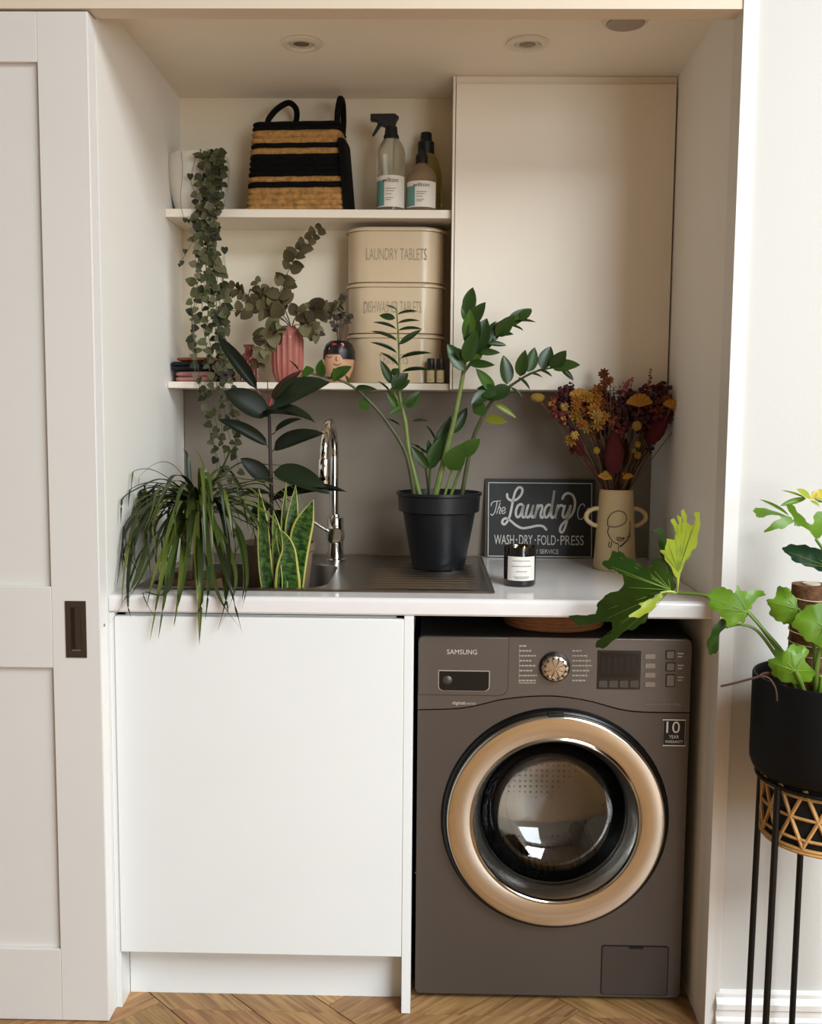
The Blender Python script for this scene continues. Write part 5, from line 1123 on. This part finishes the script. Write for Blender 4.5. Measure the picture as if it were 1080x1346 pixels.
# ================================================================== PLANTER ON STAND, RIGHT
fY = -.25; fs = ppm(fY); fc_ = at(1087, 960, Y=fY); FX = fc_.x; FR = 98.0 / fs
fz = lambda y: at(1060, y, Y=fY).z
ztop, zcol, zbot = fz(888), fz(1012), fz(1098)
st_ = thing('plant_stand', 'black metal plant stand with slender legs under the black planter', 'plant stand', (FX, fY, 0))
BMET = mat('black_metal', '#0c0b0b', .45, .3)
zring = zcol - .010
for a in (140, 208, 268, 328, 32, 86):
    x, y = FX + FR * .89 * math.cos(R(a)), fY + FR * .89 * math.sin(R(a)); x2, y2 = FX + FR * .93 * math.cos(R(a)), fY + FR * .93 * math.sin(R(a))
    MB().tube([(x2, y2, .0005), (x, y, zring)], .0062, 10).build('leg', BMET, st_)
for z_, rr in ((zring - .002, FR * .89),):
    MB().tube([(FX + rr * math.cos(2 * math.pi * i / 48), fY + rr * math.sin(2 * math.pi * i / 48), z_) for i in range(49)], .0042 if z_ > .3 else .003, 8, cap=False).build('hoop', BMET, st_)
pot_ = thing('wicker_planter', 'black planter with a natural cane lattice base on the metal stand', 'planter', (FX, fY, zbot))
BLKP = mat('planter_black', '#060606', .6, spec=.25, bump=.06, bscale=150); rl = FR * .80
MB().lathe([(rl - .006, zcol - .006), (FR * .88, zcol - .004), (FR * .96, zcol + .004), (FR * .995, zcol + .016), (FR, zcol + .030), (FR, ztop - .003), (FR * .99, ztop), (FR * .965, ztop), (FR * .955, ztop - .004), (FR * .955, ztop - .07)], (FX, fY, 0), 56).build('collar', BLKP, pot_, smooth=50)
MB().lathe([(rl * .90, zbot), (rl * .97, zbot + .004), (rl * .985, zcol - .002)], (FX, fY, 0), 48).build('liner', mat('liner_black', '#0a0908', .8), pot_)
CANE = mat('cane', '#b98c52', .55, var=.2, scale=60)
n_ = 14; zb0, zb1 = zbot + .012, zcol - .008; zm = (zb0 + zb1) / 2
def cyl(a, z, d=.0): r_c = rl + d; return Vector((FX + r_c * math.cos(a), fY + r_c * math.sin(a), z))
for i in range(n_):
    a0 = 2 * math.pi * i / n_; da = 2 * math.pi / n_
    for (aa, z_0, ab, z_1) in ((a0, zb0, a0 + da, zb1), (a0 + da, zb0, a0, zb1)):
        MB().tube([cyl(aa + (ab - aa) * t / 4, z_0 + (z_1 - z_0) * t / 4, .0008) for t in range(5)], .0038, 6).build('cane_strip', CANE, pot_)
    for z_ in (zm, zb0 + (zb1 - zb0) * .14, zb0 + (zb1 - zb0) * .86):
        MB().tube([cyl(a0 + da * t / 4, z_, .0012) for t in range(5)], .0030, 6).build('cane_strip', CANE, pot_)
for z_ in (zb0 - .003, zb0 - .009): MB().tube([cyl(2 * math.pi * i / 56, z_, .0005) for i in range(57)], .0034, 6, cap=False).build('cane_hoop', CANE, pot_)
MB().lathe([(FR * .95, 0), (FR * .4, .006), (.0005, .008)], (FX, fY, ztop - .05), 36).build('soil', SOIL, pot_)

phi = thing('philodendron', 'large lobed philodendron climbing a coir pole in the black planter', 'plant', (FX, fY, ztop - .042))
# coir pole
pcx = at(1066, 770, Y=fY + .02).x; ptop = at(1066, 768, Y=fY + .02).z; prr = 25.0 / fs
COIR = mat('coir', '#7a5233', .9, col2='#4d3020', scale=70, bump=1., bscale=140)
L = []
for k in range(26):
    f = k / 25; z_ = ztop - .045 + (ptop - ztop + .045) * f
    L.append([Vector((pcx + prr * (1 + random.uniform(-.05, .05)) * math.cos(2 * math.pi * i / 26), fY + .02 + prr * (1 + random.uniform(-.05, .05)) * math.sin(2 * math.pi * i / 26), z_)) for i in range(26)])
pole = MB().loops(L).build('coir_pole', COIR, phi, smooth=60)
MB().lathe([(prr * .46, 0), (prr * .46, .0025), (prr * .2, .0028)], (pcx, fY + .02, ptop), 20).build('pole_core', mat('pole_core', '#c2b39a', .7), pole)
for z_ in (ptop - .022, ptop - .085, ptop - .105, ptop - .125):
    MB().tube([(pcx + prr * 1.05 * math.cos(2 * math.pi * i / 28), fY + .02 + prr * 1.05 * math.sin(2 * math.pi * i / 28), z_ + .004 * math.sin(i * .22)) for i in range(29)], .0012, 5, cap=False).build('string', mat('string', '#c9b592', .8), pole)
def pmat(name, c1, c2):
    m = mat(name, c1, .36, transl=.28, col2=c2, scale=18); return m
PG = [pmat('phil_dark', '#23410f', '#2f5216'), pmat('phil_mid', '#587f1c', '#6f9628'), pmat('phil_lime', '#93a52a', '#a9b63e'), pmat('phil_deep', '#1d3a22', '#26482a'), pmat('phil_yellow', '#b8a51e', '#c9b82a')]
VEIN = mat('phil_vein', '#7f9a42', .45)
def lobed(poly, conv, root, m, Y0, dYx=0., dYy=0., cup=.0, veins=True, sub=2, parent=phi):
    """leaf from its own outline: root = attachment, slope dYx/dYy (m per px), cup = curl"""
    P = [conv(*q) for q in poly]; rx, ry = conv(*root); cx = sum(p[0] for p in P) / len(P); cy = sum(p[1] for p in P) / len(P)
    PS = [(v.x, v.y) for v in catmull([(a, b, 0) for a, b in P], 3, True)]
    PS = [(a + (a - cx) / max(1, math.hypot(a - cx, b - cy)) * 1.5 * math.sin(i * 2.1), b + (b - cy) / max(1, math.hypot(a - cx, b - cy)) * 1.5 * math.sin(i * 2.1)) for i, (a, b) in enumerate(PS)]
    bm = bmesh.new(); vs = [bm.verts.new((a, b, 0)) for a, b in PS]; es = [bm.edges.new((vs[i], vs[(i + 1) % len(vs)])) for i in range(len(vs))]
    bmesh.ops.triangle_fill(bm, edges=es, use_beauty=True)
    ie = [e for e in bm.edges if not e.is_boundary]; bmesh.ops.subdivide_edges(bm, edges=ie, cuts=1); bmesh.ops.triangulate(bm, faces=bm.faces[:])
    bmesh.ops.beautify_fill(bm, faces=bm.faces[:], edges=[e for e in bm.edges if not e.is_boundary]); bm.verts.index_update()
    sz = max(max(abs(a - cx) for a, b in PS), max(abs(b - cy) for a, b in PS))
    def dep(x, y):
        dx, dy = x - rx, y - ry; d = math.hypot(dx, dy) / sz; an = math.atan2(dy, dx)
        return Y0 + dYx * dx + dYy * dy + cup * d * d + .004 * d * math.sin(an * 7)
    mb = MB().add([at(v.co.x, v.co.y, Y=dep(v.co.x, v.co.y)) for v in bm.verts], [tuple(v.index for v in f.verts) for f in bm.faces]); bm.free()
    o = mb.build('leaf', m, parent, smooth=180, fix=True)
    if veins:
        for a, b in P[::2]:
            d = math.hypot(a - rx, b - ry)
            if d < sz * .45: continue
            q = [at(rx + (a - rx) * t * .86, ry + (b - ry) * t * .86, Y=dep(rx + (a - rx) * t * .86, ry + (b - ry) * t * .86) - .0004) for t in (0, .33, .66, 1)]
            MB().tube(q, [.0008, .0006, .0004, .0002], 4).build('vein', VEIN, o)
    return o
k4 = lambda x, y: (740 + .1852 * x, 640 + .1852 * y)
k5 = lambda x, y: (900 + .238 * x, 620 + .238 * y)
PET_ = mat('petiole', '#5f7a2c', .4)
def petiole(P, r0=.004, r1=.003, m=None):
    pts = catmull([at(x, y, Y=Y) for x, y, Y in P], 5); MB().tube(pts, [r0 + (r1 - r0) * i / (len(pts) - 1) for i in range(len(pts))], 8).build('petiole', m or PET_, phi)
K4 = lambda x, y, Y: k4(x, y) + (Y,)
K5 = lambda x, y, Y: k5(x, y) + (Y,)
YL = -.165
lobed([(782, 742), (700, 748), (640, 790), (600, 930), (520, 1000), (420, 1035), (310, 1132), (240, 1142), (238, 1092), (330, 1040), (348, 1000), (330, 955), (240, 965), (120, 985), (60, 945), (36, 914), (130, 910), (232, 900), (238, 840), (300, 770), (420, 712), (424, 640), (380, 600), (300, 572), (276, 540), (335, 500), (345, 462), (400, 460), (480, 512), (560, 560), (625, 572), (640, 522), (720, 500), (770, 590), (795, 690)], k4, (760, 730), PG[0], YL, -.0003, .0004, .02)
lobed([(700, 748), (640, 792), (545, 822), (548, 860), (465, 912), (520, 928), (605, 892), (690, 802)], k4, (695, 752), PG[2], YL - .012, 0, -.0002, .0, False)
lobed([(812, 748), (798, 640), (742, 540), (700, 470), (688, 438), (722, 452), (735, 368), (788, 378), (792, 302), (764, 246), (778, 222), (822, 268), (808, 204), (830, 212), (852, 252), (836, 182), (850, 158), (872, 192), (884, 262), (920, 272), (936, 236), (930, 184), (964, 180), (970, 240), (950, 400), (902, 480), (852, 560), (826, 650)], k4, (818, 600), PG[2], YL - .010, .0004, .0003, -.015)
lobed([(735, 520), (700, 500), (680, 420), (690, 350), (660, 320), (630, 318), (670, 296), (710, 310), (722, 350), (735, 400), (760, 470)], k4, (745, 520), PG[0], YL + .02, 0, 0, .0, False)
petiole([K4(810, 640, YL - .01), K4(812, 700, YL - .008), K4(806, 752, YL)], .0016, .0022, mat('petiole_lime', '#9fb04a', .4))
petiole([K4(690, 752, YL - .004), K4(750, 742, YL - .004), K4(806, 752, YL)], .0022, .0026, MATS['petiole_lime'])
petiole([K4(806, 752, YL), K4(1040, 776, -.19), K5(330, 760, -.20), K5(480, 940, -.23), K5(560, 1060, fY), K5(640, 1230, fY), K5(660, 1330, fY)], .0026, .005)
lobed([(348, 775), (330, 830), (292, 835), (240, 862), (215, 812), (165, 770), (128, 742), (140, 700), (125, 690), (150, 655), (200, 638), (245, 650), (278, 668), (286, 628), (322, 662), (360, 655), (415, 655), (447, 680), (395, 700), (368, 750)], k5, (345, 775), PG[1], -.255, .0004, .0, .02)
lobed([(220, 808), (234, 850), (188, 900), (182, 985), (142, 1012), (120, 960), (150, 872), (190, 822)], k5, (222, 815), PG[0], -.24, 0, .0, .0, False)
petiole([K5(345, 775, -.255), K5(440, 880, -.26), K5(540, 1000, -.26), K5(620, 1150, -.255), K5(690, 1330, fY)], .0026, .005)
petiole([K5(225, 862, -.24), K5(310, 845, -.245), K5(400, 880, -.25), K5(500, 1010, -.25), K5(600, 1160, fY), K5(650, 1320, fY)], .0018, .0045)
lobed([(625, 756), (592, 835), (555, 842), (520, 828), (470, 795), (468, 745), (448, 712), (500, 690), (508, 640), (560, 638), (605, 690)], k5, (625, 760), PG[1], -.295, .0003, 0, .015)
lobed([(770, 730), (690, 735), (640, 770), (588, 840), (632, 890), (660, 925), (720, 955), (800, 985), (900, 960), (960, 880), (930, 780), (850, 735)], k5, (770, 860), PG[1], -.33, .0, .0, .02)
lobed([(455, 1045), (500, 1020), (490, 985), (555, 990), (580, 958), (640, 960), (684, 985), (664, 1050), (716, 1100), (702, 1150), (640, 1168), (560, 1165), (492, 1130), (470, 1080)], k5, (610, 1100), PG[1], -.34, 0, .0003, .025)
petiole([K5(610, 1100, -.34), K5(640, 1170, -.33), K5(690, 1330, -.28)], .0035, .0055)
petiole([K5(760, 1130, -.30), K5(748, 1230, -.29), K5(745, 1330, fY)], .0055, .0062, mat('petiole_bright', '#7d9a32', .4))
petiole([K5(770, 860, -.33), K5(740, 1000, -.31), K5(720, 1150, -.30), K5(730, 1330, fY)], .0035, .0055)
petiole([K5(625, 758, -.295), K5(700, 900, -.29), K5(720, 1100, -.28), K5(710, 1330, fY)], .0028, .005)
lobed([(536, 430), (570, 404), (640, 404), (720, 420), (800, 470), (830, 540), (756, 552), (690, 525), (612, 502), (565, 455)], k5, (800, 530), PG[3], -.20, 0, 0, .01)
def finger(b, t, w, Y, m): a = at(*k5(*b), Y=Y); e = at(*k5(*t), Y=Y - .01); inst('leaf', m, leafM(a, e, w * .238 / ppm(Y), Vector((.1, -1, .5))), phi)
FGM = [leaf_mesh('leaf', m_, lambda t: ell(t, .7, 1.0), .12, .2, 8) for m_ in (PG[1], PG[4], PG[2])]
lobed([(720, 372), (690, 330), (640, 300), (600, 302), (605, 270), (550, 312), (500, 318), (436, 336), (480, 285), (530, 250), (480, 238), (410, 255), (380, 222), (385, 203), (430, 200), (500, 220), (575, 248), (600, 262), (560, 190), (590, 182), (640, 240), (690, 290), (705, 290), (720, 228), (756, 220), (800, 260), (790, 330), (745, 360)], k5, (722, 372), PG[1], -.22, .0003, .0002, .015, False)
finger((575, 245), (418, 150), 16, -.22, FGM[0])
finger((668, 150), (536, 100), 10, -.2, FGM[2]); finger((668, 148), (528, 186), 34, -.2, FGM[0]); finger((690, 150), (620, 95), 40, -.205, FGM[2]); finger((690, 160), (745, 190), 20, -.2, FGM[2])
lobed([(690, 150), (700, 118), (740, 98), (790, 110), (820, 140), (790, 175), (745, 170), (720, 150)], k5, (720, 150), PG[4], -.205, 0, 0, .01, False)
petiole([K5(722, 372, -.22), K5(790, 480, -.225), K5(830, 640, fY), K5(800, 900, fY)], .0026, .0045)
petiole([K5(720, 150, -.205), K5(800, 200, -.21), K5(870, 400, fY), K5(840, 900, fY)], .0022, .0045)
petiole([K5(800, 530, -.20), K5(830, 600, -.21), K5(850, 760, fY), K5(830, 1000, fY)], .0022, .0045)
# two aerial roots
ART = mat('aerial_root', '#4a3026', .6)
MB().tube(catmull([at(x, y, Y=Y) for x, y, Y in ((947, 902, -.30), (965, 898, -.31), (995, 890, -.32), (1010, 886, -.30), (1040, 892, fY))], 5), .0022, 6).build('aerial_root', ART, phi)
MB().tube(catmull([at(x, y, Y=Y) for x, y, Y in ((1021, 921, -.357), (1019, 905, -.362), (1010, 891, -.36), (998, 889, -.35), (1010, 884, -.31), (1045, 890, fY))], 5), .0016, 6).build('aerial_root', ART, phi)
